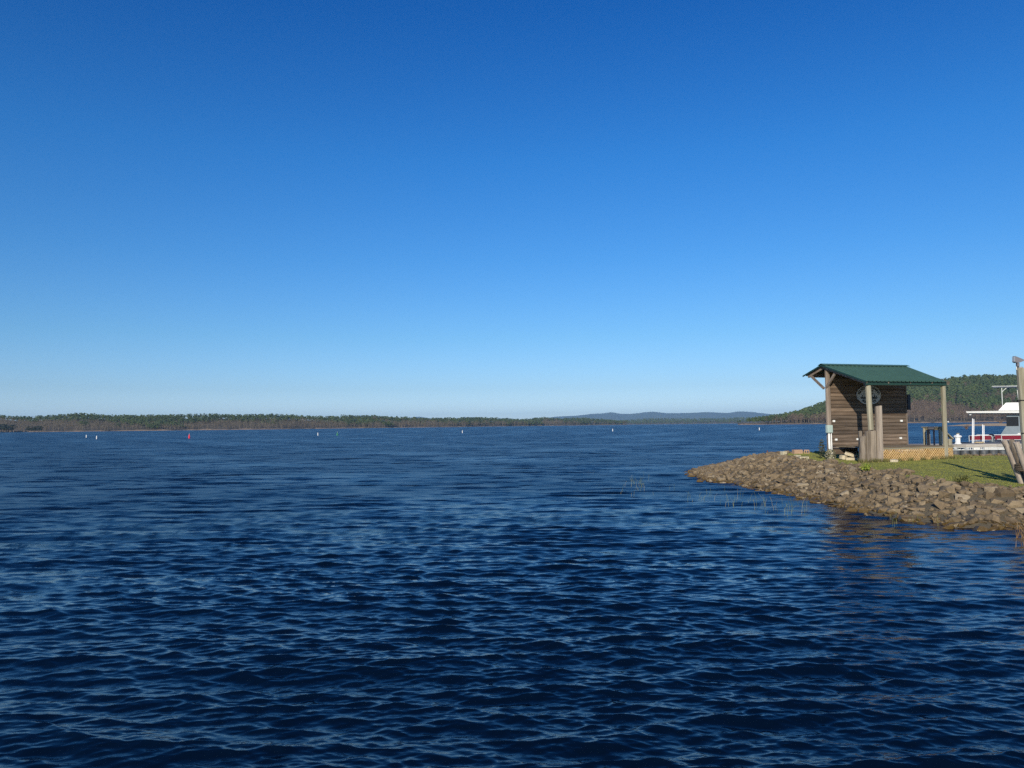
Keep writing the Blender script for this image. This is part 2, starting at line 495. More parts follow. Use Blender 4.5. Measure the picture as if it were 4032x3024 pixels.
def rock_xf(x, y, z, s, r):
    tilt = r.uniform(0, 0.5); ta = r.uniform(0, 6.28)
    e = Matrix.Rotation(r.uniform(0, 6.28), 3, 'Z')
    q = Matrix.Rotation(tilt, 3, Vector((math.cos(ta), math.sin(ta), 0))) @ e
    sc = (s * r.uniform(0.95, 1.3), s * r.uniform(0.75, 1.05), s * r.uniform(0.6, 1.0))
    return q, sc, (x, y, z + s * 0.06 * r.uniform(-0.6, 1.4))
rr = random.Random(5)
# apparent size in the picture: metres over distance, stones hidden behind the crest do not count
def seen(k):
    x, y, z, s = k
    if y > 31 and x > 10.8: return s / math.hypot(x, y) * 0.2
    if x / y > 0.665: return 0.0
    return s / math.hypot(x, y)
rocks.sort(key=lambda k: -seen(k))
print('ROCKS', len(rocks))
bank = spit
for (x, y, z, s) in rocks[:300]:
    o = bpy.data.objects.new('stone', ROCKS[rr.randrange(14)])
    q, sc, loc = rock_xf(x, y, z, s, rr)
    o.matrix_world = Matrix.LocRotScale(Vector(loc), q.to_quaternion(), Vector(sc))
    link(o, bank)
RV = []; RF = []; RT = []; nb = 0
arr = [(np.array([v.co[:] for v in me.vertices]), np.array([p.vertices[:] for p in me.polygons])) for me in ROCKS]
def add_rubble(x, y, z, s):
    global nb
    v, f = arr[rr.randrange(14)]
    q, sc, loc = rock_xf(x, y, z, s, rr)
    vv = (v * np.array(sc)) @ np.array(q).T + np.array(loc)
    RV.append(vv); RF.append(f + nb); RT.append(np.full(len(vv), rr.random())); nb += len(vv)
for k in rocks[300:]: add_rubble(*k)
r2 = np.random.default_rng(9)
x = r2.uniform(6.8, 22, 16000); y = r2.uniform(14.0, 43.5, 16000)
z, ds_, in_, dl_, il_ = ground_h(x, y)
s_ = np.where(il_, dl_, -dl_) + (vnoise(x, y, 1.4, 8) - 0.5) * 0.9 + (vnoise(x, y, 4.0, 9) - 0.5) * 0.5
for k in np.nonzero(in_ & (s_ < 0.15))[0][:5200]:
    add_rubble(x[k], y[k], z[k] + 0.02, r2.uniform(0.06, 0.19))
rub = mesh_np('stones', np.concatenate(RV), np.concatenate(RF), M_RUBBLE, bank, attrs={'tone': np.concatenate(RT)})
tag(rub, kind='stuff')

# ---------------------------------------------------------------- materials of the shelter
M_SIDING = wood('weathered_siding', (0.032, 0.020, 0.013), (0.105, 0.068, 0.045), (0.25, 0.185, 0.135), 'x', 0.38)
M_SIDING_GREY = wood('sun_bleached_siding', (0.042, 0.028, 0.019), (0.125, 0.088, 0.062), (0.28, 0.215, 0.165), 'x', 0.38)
M_GREY_Z = wood('grey_post_wood', (0.085, 0.060, 0.045), (0.21, 0.165, 0.13), (0.34, 0.28, 0.235), 'z', 0.12)
M_GREY_X = wood('grey_beam_wood', (0.075, 0.052, 0.040), (0.19, 0.150, 0.12), (0.32, 0.265, 0.225), 'x', 0.15)
M_TREAT_Z = wood('treated_post_wood', (0.13, 0.115, 0.075), (0.29, 0.265, 0.19), (0.43, 0.40, 0.31), 'z', 0.12)
M_TREAT_X = wood('treated_rail_wood', (0.10, 0.09, 0.055), (0.23, 0.205, 0.14), (0.34, 0.31, 0.23), 'x', 0.15)
M_PILE = wood('old_pile_wood', (0.050, 0.038, 0.028), (0.175, 0.140, 0.105), (0.33, 0.275, 0.22), 'z', 0.18)
M_PALE_PILE = wood('pale_pile_wood', (0.12, 0.09, 0.07), (0.30, 0.25, 0.205), (0.43, 0.37, 0.31), 'z', 0.1)
M_LATTICE = wood('new_lattice_wood', (0.30, 0.17, 0.06), (0.50, 0.32, 0.13), (0.62, 0.43, 0.20), 'x', 0.12)
M_DECK = wood('deck_wood', (0.07, 0.05, 0.03), (0.17, 0.13, 0.085), (0.26, 0.21, 0.15), 'x', 0.2)
M_ROOF = plain('green_roof_steel', (0.055, 0.118, 0.085), 0.5, 0.10, 2.5)
M_ROOF_EDGE = plain('dark_green_trim', (0.012, 0.040, 0.032), 0.5, 0.1)
M_WHITE = plain('white_paint', (0.78, 0.78, 0.76), 0.45, 0.05, 9)
M_PVC = plain('white_pvc', (0.80, 0.80, 0.78), 0.4, 0.04, 5)
M_BOX = plain('grey_green_box_paint', (0.36, 0.45, 0.42), 0.5, 0.06)
M_DARK = plain('dark_navy_paint', (0.012, 0.014, 0.028), 0.5, 0.2)
M_BLACK = plain('black_paint', (0.012, 0.012, 0.013), 0.6, 0.1)
M_SIGN = plain('sign_face', (0.40, 0.40, 0.40), 0.6, 0.05, 4)
M_BLOCK = plain('concrete_block', (0.46, 0.41, 0.29), 0.9, 0.15, 30, bump=0.01)
M_BLOCK_R = plain('reddish_block', (0.38, 0.25, 0.17), 0.9, 0.15, 30, bump=0.01)
M_SLAB = plain('pale_slab_stone', (0.50, 0.43, 0.31), 0.9, 0.2, 14, bump=0.01)
M_RUST = plain('rusty_pipe', (0.16, 0.05, 0.025), 0.85, 0.3, 40)
M_ROPE = plain('old_rope', (0.10, 0.075, 0.05), 0.95, 0.4, 60, bump=0.02)
M_GALV = plain('galvanised_steel', (0.48, 0.48, 0.47), 0.45, 0.08, 12, metal=0.35)
M_LAMP = plain('grey_lamp_housing', (0.15, 0.145, 0.165), 0.5, 0.08)
M_GLASS = NT('lamp_glass'); M_GLASS.set('Base Color', (0.45, 0.47, 0.5, 1)); M_GLASS.set('Roughness', 0.1); M_GLASS = M_GLASS.m

# ---------------------------------------------------------------- lakeside shelter (local x along the wall, front is -y)
SA = Vector((12.095, 29.8, 0.0)); SANG = 0.306
shed = empty('shelter', (SA.x, SA.y, 0.80), SANG)
tag(shed, 'brown log sided lakeside shelter with green metal roof, raised deck and lattice skirt', 'shelter')
Z0 = 0.80
def SL(p): return (p[0], p[1], p[2] - Z0)               # heights above the water -> local
RZ, RSL = 4.512, 0.327                                    # ridge height, pitch
YF, YB = -2.32, 1.08                                      # front and rear eave
def roof_z(y, lift=0.0): return RZ - abs(y) * RSL + lift
# siding: half-round boards, each its own piece
zb, course, i = 1.375, 0.147, 0
while zb < 4.42:
    r = random.Random(900 + i)
    hgt = course if i % 2 == 0 else course - 0.004
    big = 0.010 if i % 2 else 0.0
    prof = [(0.010, 0.0), (-0.022 - big, 0.006), (-0.034 - big, 0.30), (-0.032, 0.60), (-0.024, 0.90), (0.0, 1.0), (0.03, 1.0), (0.03, 0.0)]
    mb = MB(); n = len(prof); seg = 15; b = 0
    x0 = 0.17 + r.uniform(-0.02, 0.02); x1 = 3.88 + r.uniform(-0.012, 0.012)
    for k in range(seg + 1):
        x = x0 + (x1 - x0) * k / seg
        w = 0.0035 * math.sin(x * 3.1 + i * 1.7) + r.uniform(-0.0025, 0.0025)
        for (py, pz) in prof:
            mb.v.append(SL((x, py + (w * 1.5 if py < 0 else 0), zb + pz * (hgt - 0.004) + (w if 0 < pz < 1 else 0))))
    for k in range(seg):
        for q in range(n):
            q2 = (q + 1) % n
            mb.f.append((k * n + q, k * n + q2, (k + 1) * n + q2, (k + 1) * n + q))
    mb.f.append(tuple(range(n))); mb.f.append(tuple(seg * n + q for q in range(n)))
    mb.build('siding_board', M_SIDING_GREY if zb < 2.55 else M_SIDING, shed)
    zb += course; i += 1
# rear skin and end trim of the wall
MB().box(0.16, 3.88, 0.032, 0.10, 1.34 - Z0, 4.42 - Z0).build('wall_core', M_SIDING, shed)
MB().box(3.885, 3.93, -0.06, 0.12, 1.345 - Z0, 4.40 - Z0).build('end_trim', M_GREY_Z, shed)
# posts
def rough_post(cx, cy, z0, z1, w, d, seed, lean=(0, 0)):
    r = random.Random(seed); mb = MB(); rings = 7
    ns = 8
    for k in range(rings):
        t_ = k / (rings - 1); z = z0 + (z1 - z0) * t_
        ox, oy = lean[0] * t_, lean[1] * t_
        for q in range(ns):
            a = 2 * math.pi * (q + 0.5) / ns
            px, py = math.cos(a), math.sin(a); sc = 1 / max(abs(px), abs(py)) * 0.97
            mb.v.append((cx + ox + px * sc * w / 2 + r.uniform(-.004, .004), cy + oy + py * sc * d / 2 + r.uniform(-.004, .004), z - Z0 + (r.uniform(-.012, .012) if k == rings - 1 else 0)))
    for k in range(rings - 1):
        for q in range(ns):
            q2 = (q + 1) % ns; mb.f.append((k * ns + q, k * ns + q2, (k + 1) * ns + q2, (k + 1) * ns + q))
    mb.f.append(tuple(range(ns - 1, -1, -1))); mb.f.append(tuple((rings - 1) * ns + q for q in range(ns)))
    return mb
apex = rough_post(0.085, -0.10, 0.78, 4.36, 0.19, 0.17, 3).build('gable_post', M_GREY_Z, shed)
rough_post(3.64, -2.10, 0.72, 3.60, 0.175, 0.165, 4).build('eave_post', M_TREAT_Z, shed)
lp = rough_post(0.245, -2.10, 2.00, 3.63, 0.20, 0.17, 5, lean=(-0.065, 0.0)).build('eave_post', M_TREAT_Z, shed)
lp['label'] = 'pale eave post standing on a thick old pile'
rough_post(3.80, 0.95, 0.72, 4.05, 0.14, 0.14, 6).build('rear_post', M_GREY_Z, shed)
# rafters with knee braces at the gable, one more pair at the far end and three inside
for x in (0.02, 1.0, 2.0, 3.0, 3.80):
    for (ya, yb) in ((0.0, YF + 0.10), (0.0, YB - 0.16)):
        MB().beam((x, ya, roof_z(ya) - 0.085 - Z0), (x, yb, roof_z(yb) - 0.085 - Z0), 0.055, 0.125, up=(0, 0, 1)).build('rafter', M_GREY_X, shed)
MB().beam((0.01, -0.09, 3.60 - Z0), (0.01, -0.62, roof_z(-0.62) - 0.16 - Z0), 0.06, 0.085).build('knee_brace', M_GREY_X, shed)
MB().beam((0.01, 0.02, 3.60 - Z0), (0.01, 0.72, roof_z(0.72) - 0.16 - Z0), 0.06, 0.085).build('knee_brace', M_GREY_X, shed)
# header under the front eave, purlins
MB().box(0.05, 3.74, -2.17, -2.03, 3.605 - Z0, 3.71 - Z0).build('header', M_GREY_X, shed)
MB().box(-0.02, 3.70, -2.215, -2.175, 3.62 - Z0, 3.775 - Z0).build('eave_fascia', M_ROOF_EDGE, shed)
MB().box(0.02, 3.85, 0.80, 0.86, 4.08 - Z0, 4.235 - Z0).build('header', M_GREY_X, shed)
for y in (-0.75, -1.45, 0.5):
    MB().box(0.05, 3.88, y - 0.02, y + 0.02, roof_z(y) - 0.06 - Z0, roof_z(y) - 0.022 - Z0).build('purlin', M_GREY_X, shed)
# ribbed steel roof: each sheet its own piece
def roof_x(frac, y):                                       # far gable edge runs in a little towards the front eave
    xe = 4.03 - 0.42 * (max(0.0, -y) / 2.32)
    return -0.10 + frac * (xe + 0.10)
def sheet(f0, f1, ya, yb, nrib, name='roof_sheet'):
    mb = MB(); prof = []
    for k in range(nrib):
        c = (k + 0.5) / nrib; w = 0.5 / nrib
        prof += [(c - w * 0.999, 0.0), (c - w * 0.26, 0.0), (c - w * 0.15, 0.026), (c + w * 0.15, 0.026), (c + w * 0.26, 0.0)]
    prof.append((1.0, 0.0)); n = len(prof)
    rows = [ya + (yb - ya) * k / 4 for k in range(5)]
    for y in rows:
        for (u, h) in prof: mb.v.append((roof_x(f0 + (f1 - f0) * u, y), y, roof_z(y) + h + 0.004 - Z0))
        for (u, h) in prof: mb.v.append((roof_x(f0 + (f1 - f0) * u, y), y, roof_z(y) + h - 0.006 - Z0))
    st = 2 * n
    for k in range(4):
        for q in range(n - 1):
            a, c = k * st + q, (k + 1) * st + q
            mb.f.append((a, a + 1, c + 1, c)); mb.f.append((a + n, c + n, c + n + 1, a + n + 1))
    for q in range(n - 1):
        mb.f.append((q, q + n, q + n + 1, q + 1)); a = 4 * st + q; mb.f.append((a, a + 1, a + n + 1, a + n))
    for q in (0, n - 1):
        for k in range(4):
            a, c = k * st + q, (k + 1) * st + q; mb.f.append((a, c, c + n, a + n))
    return mb.build(name, M_ROOF, shed)
for k in range(5):
    sheet(k / 5 + 0.0006, (k + 1) / 5 - 0.0006, -0.02, YF, 4)
    sheet(k / 5 + 0.0006, (k + 1) / 5 - 0.0006, 0.02, YB, 4)
for k in range(3):
    xa, xb = -0.13 + k * 1.40, -0.13 + (k + 1) * 1.40 - 0.004
    mb = MB()
    for (y0, y1) in ((0.0, -0.17), (0.0, 0.17)):
        mb.hexa([(xa, y0, RZ + 0.050 - Z0), (xb, y0, RZ + 0.050 - Z0), (xb, y1, roof_z(y1) + 0.042 - Z0), (xa, y1, roof_z(y1) + 0.042 - Z0),
                 (xa, y0, RZ + 0.058 - Z0), (xb, y0, RZ + 0.058 - Z0), (xb, y1, roof_z(y1) + 0.050 - Z0), (xa, y1, roof_z(y1) + 0.050 - Z0)])
    mb.build('ridge_cap', M_ROOF, shed)
# rake trim on the near gable
for yb in (YF, YB):
    MB().beam((-0.115, 0, RZ - 0.02 - Z0), (-0.115, yb, roof_z(yb) - 0.02 - Z0), 0.02, 0.055).build('rake_trim', M_ROOF_EDGE, shed)
# low bench ledge and skirt board at the left foot of the wall
MB().box(0.19, 1.52, -0.20, 0.02, 1.295 - Z0, 1.335 - Z0).build('ledge', M_GREY_X, shed)
MB().box(0.20, 1.42, -0.10, -0.055, 1.06 - Z0, 1.285 - Z0).build('skirt_board', M_SIDING, shed)
# deck: boards, fascia, lattice
DZ = 1.372
yy = -2.14
while yy < -0.07:
    MB().box(0.40, 4.02, yy, yy + 0.132, DZ - 0.035 - Z0, DZ - Z0 + random.uniform(-.002, .002)).build('deck_board', M_DECK, shed)
    yy += 0.139
MB().box(0.42, 4.0, -2.135, -2.09, 1.285 - Z0, DZ - 0.039 - Z0).build('fascia', M_TREAT_X, shed)
MB().box(3.975, 4.015, -2.08, -0.08, 1.20 - Z0, DZ - 0.039 - Z0).build('fascia', M_TREAT_X, shed)
for x in (0.9, 2.3, 3.9):
    MB().box(x - .045, x + .045, -1.0, -0.91, 0.70 - Z0, DZ - 0.04 - Z0).build('deck_leg', M_GREY_Z, shed)
lat = empty('lattice_panel', (0, 0, 0)); lat.parent = shed
def lattice_part():
    xa, xb, za, zb_ = 0.44, 3.97, 0.80, 1.282
    pitch = 0.105                                          # horizontal distance between strips
    hgt = zb_ - za; wdt = 0.036
    for s_, yl in ((1, -2.125), (-1, -2.112)):
        x = xa - hgt
        while x < xb + hgt:
            p0, p1 = (x, za), (x + hgt, zb_)
            if s_ < 0: p0, p1 = (x + hgt, za), (x, zb_)
            # clip to the panel
            def cl(p, q):
                (ax, az), (bx, bz) = p, q
                if bx < ax: (ax, az), (bx, bz) = (bx, bz), (ax, az)
                if bx <= xa or ax >= xb: return None
                if ax < xa: az += (bz - az) * (xa - ax) / (bx - ax); ax = xa
                if bx > xb: bz = az + (bz - az) * (xb - ax) / (bx - ax); bx = xb
                return (ax, az), (bx, bz)
            c = cl(p0, p1)
            if c and c[1][0] - c[0][0] > 0.02:
                MB().beam((c[0][0], yl, c[0][1] - Z0), (c[1][0], yl, c[1][1] - Z0), 0.008, wdt, up=(0, 0, 1)).build('lattice_strip', M_LATTICE, shed)
            x += pitch
lattice_part()
bpy.data.objects.remove(lat)
# railing at the deck end and the stair rail
def rail_post(x, y, z0, z1, name='rail_post', w=0.10):
    return rough_post(x, y, z0, z1, w, w, int(x * 100 + y * 37)).build(name, M_TREAT_Z, shed)
rail_post(4.0, -0.80, DZ, 2.04); rail_post(4.0, -1.55, DZ, 2.04, w=0.115); rail_post(4.40, -1.60, 0.74, 1.60, 'stair_newel', 0.15)
MB().box(3.93, 4.07, -1.62, -0.72, 2.045 - Z0, 2.08 - Z0).build('handrail', M_TREAT_X, shed)
MB().box(3.975, 4.025, -1.49, -0.86, 1.95 - Z0, 2.04 - Z0).build('top_rail', M_TREAT_X, shed)
for y in (-0.93, -1.03):
    MB().box(3.985, 4.02, y - 0.018, y + 0.018, DZ - Z0, 1.95 - Z0).build('baluster', M_TREAT_Z, shed)
MB().beam((3.98, -1.60, 2.02 - Z0), (4.50, -1.62, 1.605 - Z0), 0.13, 0.04).build('stair_rail', M_TREAT_X, shed)
for k, (x, z) in enumerate(((4.14, 1.17), (4.34, 0.99))):
    MB().box(x - 0.115, x + 0.115, -1.55, -0.80, z - 0.04 - Z0, z - Z0).build('step', M_DECK, shed)
    MB().box(x - 0.02, x + 0.02, -1.52, -0.83, 0.72 - Z0, z - 0.04 - Z0).build('riser', M_DECK, shed)
# white plates on the wall
for (x, z) in ((0.36, 2.335), (0.44, 1.62), (1.46, 1.62), (3.63, 2.32), (3.56, 1.63)):
    MB().box(x - 0.048, x + 0.048, -0.070, -0.030, z - 0.036 - Z0, z + 0.036 - Z0).build('wall_plate', M_WHITE, shed)
# oval sign
sign = empty('oval_sign', (SA.x, SA.y, 0.0), SANG)
tag(sign, 'oval grey resort sign with black emblem on the shaded shelter wall', 'sign')
SX, SZ, SYF = 2.045, 3.35, -0.085
pts = [(SX + 0.585 * math.cos(2 * math.pi * k / 48), SZ + 0.385 * math.sin(2 * math.pi * k / 48)) for k in range(48)]
MB().prism(pts, SYF, SYF + 0.03).build('sign_board', M_SIGN, sign)
ring = MB()
for k in range(48):
    a0, a1 = 2 * math.pi * k / 48, 2 * math.pi * (k + 1) / 48
    q = lambda a, s: (SX + 0.585 * s * math.cos(a), SYF - 0.006, SZ + 0.385 * s * math.sin(a))
    ring.poly([q(a0, 0.97), q(a1, 0.97), q(a1, 0.998), q(a0, 0.998)])
ring.build('rim', M_SIGN, sign)
def text_arc(txt, rx, rz, a0, a1, size, flip):
    n = len(txt)
    for k, ch in enumerate(txt):
        if ch == ' ': continue
        cu = bpy.data.curves.new('letter', 'FONT'); cu.body = ch; cu.size = size; cu.align_x = 'CENTER'; cu.extrude = 0.0
        cu.resolution_u = 2; cu.offset = 0.004
        ob = bpy.data.objects.new('letter', cu); COL.objects.link(ob)
        dg = bpy.context.evaluated_depsgraph_get(); dg.update()
        me = ob.evaluated_get(dg).to_mesh()
        a = R(a0 + (a1 - a0) * (k + 0.5) / n)
        px, pz = SX + rx * math.cos(a), SZ + rz * math.sin(a)
        nx, nz = math.cos(a) / rx, math.sin(a) / rz; l = math.hypot(nx, nz); nx, nz = nx / l, nz / l
        if flip: nx, nz = -nx, -nz
        tx, tz = nz, -nx
        V, Fs, b = [], [], 0
        for v in me.vertices:
            V.append((px + tx * v.co.x + nx * (v.co.y - size * 0.35), SYF - 0.008, pz + tz * v.co.x + nz * (v.co.y - size * 0.35)))
        for p in me.polygons: Fs.append(tuple(b + i_ for i_ in p.vertices))
        ob.evaluated_get(dg).to_mesh_clear(); bpy.data.objects.remove(ob); bpy.data.curves.remove(cu)
        m_ = MB(); m_.v, m_.f = V, Fs
        m_.build('letter', M_BLACK, sign)
text_arc('MOUNTAIN HARBOR', 0.485, 0.305, 172, 8, 0.135, False)
text_arc('RESORT & SPA', 0.485, 0.305, 226, 314, 0.095, True)
em = MB(); EY = SYF - 0.008
def emp(pts_): em.poly([(SX + x, EY, SZ + z) for x, z in pts_])
# island with small pines, waves
emp([(-0.42, -0.10), (-0.36, -0.155), (0.36, -0.155), (0.42, -0.10), (0.20, -0.085), (-0.20, -0.085)])
for (x, s) in ((-0.39, 0.05), (-0.30, 0.09), (-0.20, 0.06), (0.27, 0.09), (0.36, 0.06), (0.18, 0.05)):
    for j in range(3):
        w = s * 0.42 * (1 - j * 0.26); z = -0.098 + j * s * 0.36
        emp([(x - w, z), (x + w, z), (x, z + s * 0.62)])
emp([(-0.35, -0.185), (0.35, -0.185), (0.28, -0.215), (-0.28, -0.215)])
emp([(-0.26, -0.24), (0.26, -0.24), (0.10, -0.285), (-0.10, -0.285)])
# large wind-bent pine in the middle
emp([(-0.035, -0.09), (0.045, -0.09), (0.03, 0.20), (-0.01, 0.20)])
for (x0, z0, x1, z1, x2, z2) in ((-0.21, 0.155, 0.0, 0.22, 0.0, 0.09), (-0.14, 0.03, 0.0, 0.13, 0.0, 0.0), (-0.10, -0.06, 0.0, 0.03, 0.0, -0.06), (0.25, 0.17, 0.0, 0.21, 0.0, 0.09),
                                 (0.26, 0.07, 0.0, 0.05, 0.0, -0.04), (0.12, 0.02, 0.0, 0.10, 0.0, 0.02)):
    emp([(x0, z0), (x2, z2), (x1, z1)])
em.build('emblem', M_BLACK, sign)
# dark box on the wall end
MB().box(3.935, 4.075, -0.10, 0.06, 2.755, 3.375).build('utility_box', M_DARK).matrix_world = Matrix.Translation(SA) @ Matrix.Rotation(SANG, 4, 'Z')
ub = bpy.data.objects['utility_box']; tag(ub, 'narrow dark box fixed to the end of the shelter wall', 'box')
# electrical box and conduits
eb = empty('electrical_box', (SA.x, SA.y, 0.0), SANG)
tag(eb, 'grey green electrical box with white conduits on the shelter gable post', 'electrical box')
bx = MB().box(-0.155, 0.075, -0.32, -0.19, 1.885, 2.185).build('box_body', M_BOX, eb, bevel=0.01)
MB().box(-0.145, 0.065, -0.335, -0.322, 1.895, 2.175).build('door', M_BOX, eb, bevel=0.004)
for k, x in enumerate((-0.075, -0.025, 0.055)):
    MB().tube([(x, -0.25, 0.80), (x + 0.006, -0.25, 1.3), (x, -0.25, 1.884)], 0.019, 8).build('conduit', M_PVC, eb, smooth=True)
MB().box(-0.10, 0.085, -0.285, -0.272, 1.19, 1.21).build('strap', M_GALV, eb)
# dark blue stool on the deck
st = empty('bar_stool', (SA.x, SA.y, 0.0), SANG)
tag(st, 'dark navy wooden stool behind the deck railing', 'stool')
MB().prism([(-0.12, 1.96), (0.12, 1.96), (0.12, 2.075), (-0.12, 2.075)], -0.12, 0.12).build('seat', M_DARK, st, loc=(3.80, -1.32, 0), bevel=0.02).rotation_euler = (0, 0, -0.80)
for (x, y) in ((-0.09, -0.09), (0.09, -0.09), (-0.09, 0.09), (0.09, 0.09)):
    c, s = math.cos(-0.80), math.sin(-0.80); X, Y = 3.80 + x * c - y * s, -1.32 + x * s + y * c
    MB().box(X - .022, X + .022, Y - .022, Y + .022, DZ + 0.002, 1.958).build('leg', M_DARK, st)

# ---------------------------------------------------------------- old piles at the shelter corner
def pile(p0, p1, w, d, seed, mat, name, groove=True, top_slant=0.03):
    """weathered timber pile from p0 (base) to p1 (top), split by a vertical groove"""
    r = random.Random(seed); mb = MB(); rings = 9; ns = 14
    p0, p1 = Vector(p0), Vector(p1)
    rad = [r.uniform(0.92, 1.06) for _ in range(ns)]
    for k in range(rings):
        t_ = k / (rings - 1); c = p0.lerp(p1, t_)
        tap = 1.05 - 0.10 * t_
        for q in range(ns):
            a = 2 * math.pi * q / ns
            px, py = math.cos(a), math.sin(a)
            sc = (1 / max(abs(px), abs(py))) ** 0.6
            rr_ = rad[q] * tap * sc * (1 + r.uniform(-.02, .02))
            if groove and q in (10,): rr_ *= 0.86
            z = c.z + (r.uniform(-1, 0.3) * top_slant + px * top_slant * 0.5 if k == rings - 1 else 0)
            mb.v.append((c.x + px * rr_ * w / 2, c.y + py * rr_ * d / 2, z))
    for k in range(rings - 1):
        for q in range(ns):
            q2 = (q + 1) % ns; mb.f.append((k * ns + q, k * ns + q2, (k + 1) * ns + q2, (k + 1) * ns + q))
    mb.f.append(tuple(range(ns - 1, -1, -1))); mb.f.append(tuple((rings - 1) * ns + q for q in range(ns)))
    return mb.build(name, mat)
def sw(x, y, z):
    c, s = math.cos(SANG), math.sin(SANG)
    return (SA.x + x * c - y * s, SA.y + x * s + y * c, z)
G = 'old timber piles at the shelter corner'
tag(pile(sw(-0.265, -2.16, 0.70), sw(-0.165, -2.14, 1.79), 0.195, 0.19, 1, M_PILE, 'timber_pile'), 'shortest dark leaning timber pile at the left of the shelter corner', 'pile', G)
tag(pile(sw(-0.03, -2.18, 0.70), sw(0.045, -2.16, 1.985), 0.19, 0.19, 2, M_PILE, 'timber_pile'), 'waist high grey pile between shortest pile and the thick pile', 'pile', G)
tag(pile(sw(0.245, -2.10, 0.70), sw(0.265, -2.10, 1.99), 0.27, 0.26, 3, M_PILE, 'timber_pile'), 'thick old pile carrying the leaning eave post', 'pile', G)
tag(pile(sw(0.525, -2.17, 0.70), sw(0.55, -2.17, 2.865), 0.235, 0.23, 4, M_PALE_PILE, 'timber_pile'), 'tallest pale timber pile beside the lattice skirt', 'pile', G)
tag(pile(sw(-0.10, -1.93, 0.72), sw(-0.09, -1.93, 1.96), 0.13, 0.13, 5, M_PILE, 'timber_pile'), 'narrow dark pile standing behind the shortest pile', 'pile', G)

# ---------------------------------------------------------------- piles with rope and the lamp pole, right edge
def uz(x, y, z):
    d = f_ * 3030.0 + right * (x - 2016) - up * (y - 1512); t_ = (z - EYE) / d.z
    return Vector((0, 0, EYE)) + d * t_
G2 = 'rope bound mooring piles at the lawn edge'
PB = Vector((12.92, 19.45, 0.0))                         # where the cluster meets the ground
tag(pile((12.93, 19.55, 0.45), (12.50, 19.63, 1.79), 0.128, 0.125, 11, M_PALE_PILE, 'mooring_pile'), 'leftmost splayed grey pile leaning away from the lamp pole', 'pile', G2)
tag(pile((12.98, 19.30, 0.45), (12.56, 19.25, 1.755), 0.132, 0.13, 12, M_PALE_PILE, 'mooring_pile'), 'second splayed pile, standing against the lamp pole', 'pile', G2)
tag(pile((13.25, 19.45, 0.45), (13.20, 19.40, 1.80), 0.17, 0.16, 13, M_PILE, 'mooring_pile'), 'unseen upright mooring pile just right of the lamp pole, kept for its shadow', 'pile', G2)  # out of view, kept to throw its shadow on the lawn
tag(pile((13.10, 19.75, 0.45), (12.95, 20.05, 1.80), 0.14, 0.14, 14, M_PILE, 'mooring_pile'), 'rear mooring pile half hidden behind the lamp pole, added for its shadow', 'pile', G2)  # extra pile, put in to widen the shadow of the cluster
tag(pile((13.35, 19.70, 0.45), (13.55, 19.95, 1.85), 0.15, 0.15, 15, M_PILE, 'mooring_pile'), 'unseen rightmost mooring pile of the rope bound cluster, splayed outwards, added for its shadow', 'pile', G2)  # outside the view, added so the lawn shadow spreads further
rp = MB()
for k in range(4):
    pts = []
    for q in range(29):
        a = 2 * math.pi * q / 28
        pts.append((12.98 + 0.31 * math.cos(a), 19.44 + 0.27 * math.sin(a), 1.035 + k * 0.042 + 0.012 * math.sin(3 * a + k) - 0.02 * math.cos(a)))
    rp.tube(pts, 0.024, 6, caps=False)
tag(rp.build('rope', M_ROPE, smooth=True), 'thick brown rope wound four times around the mooring piles', 'rope')
lamp = empty('lamp_pole', (13.02, 19.55, 0.45))
tag(lamp, 'weathered wooden pole with small grey floodlight on top', 'lamp pole')
po = pile((0.02, 0.0, 0.0), (-0.075, 0.0, 3.17), 0.172, 0.17, 21, M_TREAT_Z, 'pole'); po.parent = lamp
MB().tube([(0.115, 0.0, 0.1), (0.075, 0.0, 1.5), (0.022, 0.0, 3.02)], 0.015, 8).build('conduit', M_PVC, lamp, smooth=True)
for z in (2.35, 1.52):
    MB().tube([(-0.0 - z * 0.03 + 0.09 * math.cos(a) * 1.12, 0.09 * math.sin(a) * 1.12, z) for a in [2 * math.pi * k / 16 for k in range(17)]], 0.010, 5, caps=False).build('band', M_BLACK, lamp)
MB().tube([(-0.13, 0.0, 3.10), (-0.17, 0.0, 3.13), (-0.165, 0.0, 3.20), (-0.12, 0.0, 3.24)], 0.010, 6).build('cable', M_GALV, lamp)
MB().lathe([(0.055, 0.0), (0.075, 0.02), (0.05, 0.045), (0.0, 0.05)], 10, (-0.075, 0, 3.155)).build('pole_cap', M_GALV, lamp)
hd = MB().prism([(-0.235, 3.325), (-0.19, 3.305), (-0.10, 3.315), (0.0, 3.355), (0.02, 3.372), (-0.225, 3.475)], -0.06, 0.06).build('floodlight', M_LAMP, lamp)
MB().box(-0.165, -0.110, -0.03, 0.03, 3.22, 3.308).build('bracket', M_LAMP, hd)
MB().lathe([(0.03, 0), (0.03, 0.06)], 8, (-0.135, 0, 3.165)).build('swivel', M_BLACK, hd)
MB().beam((-0.239, 0, 3.335), (-0.232, 0, 3.465), 0.10, 0.008).build('lens', M_GLASS, hd)

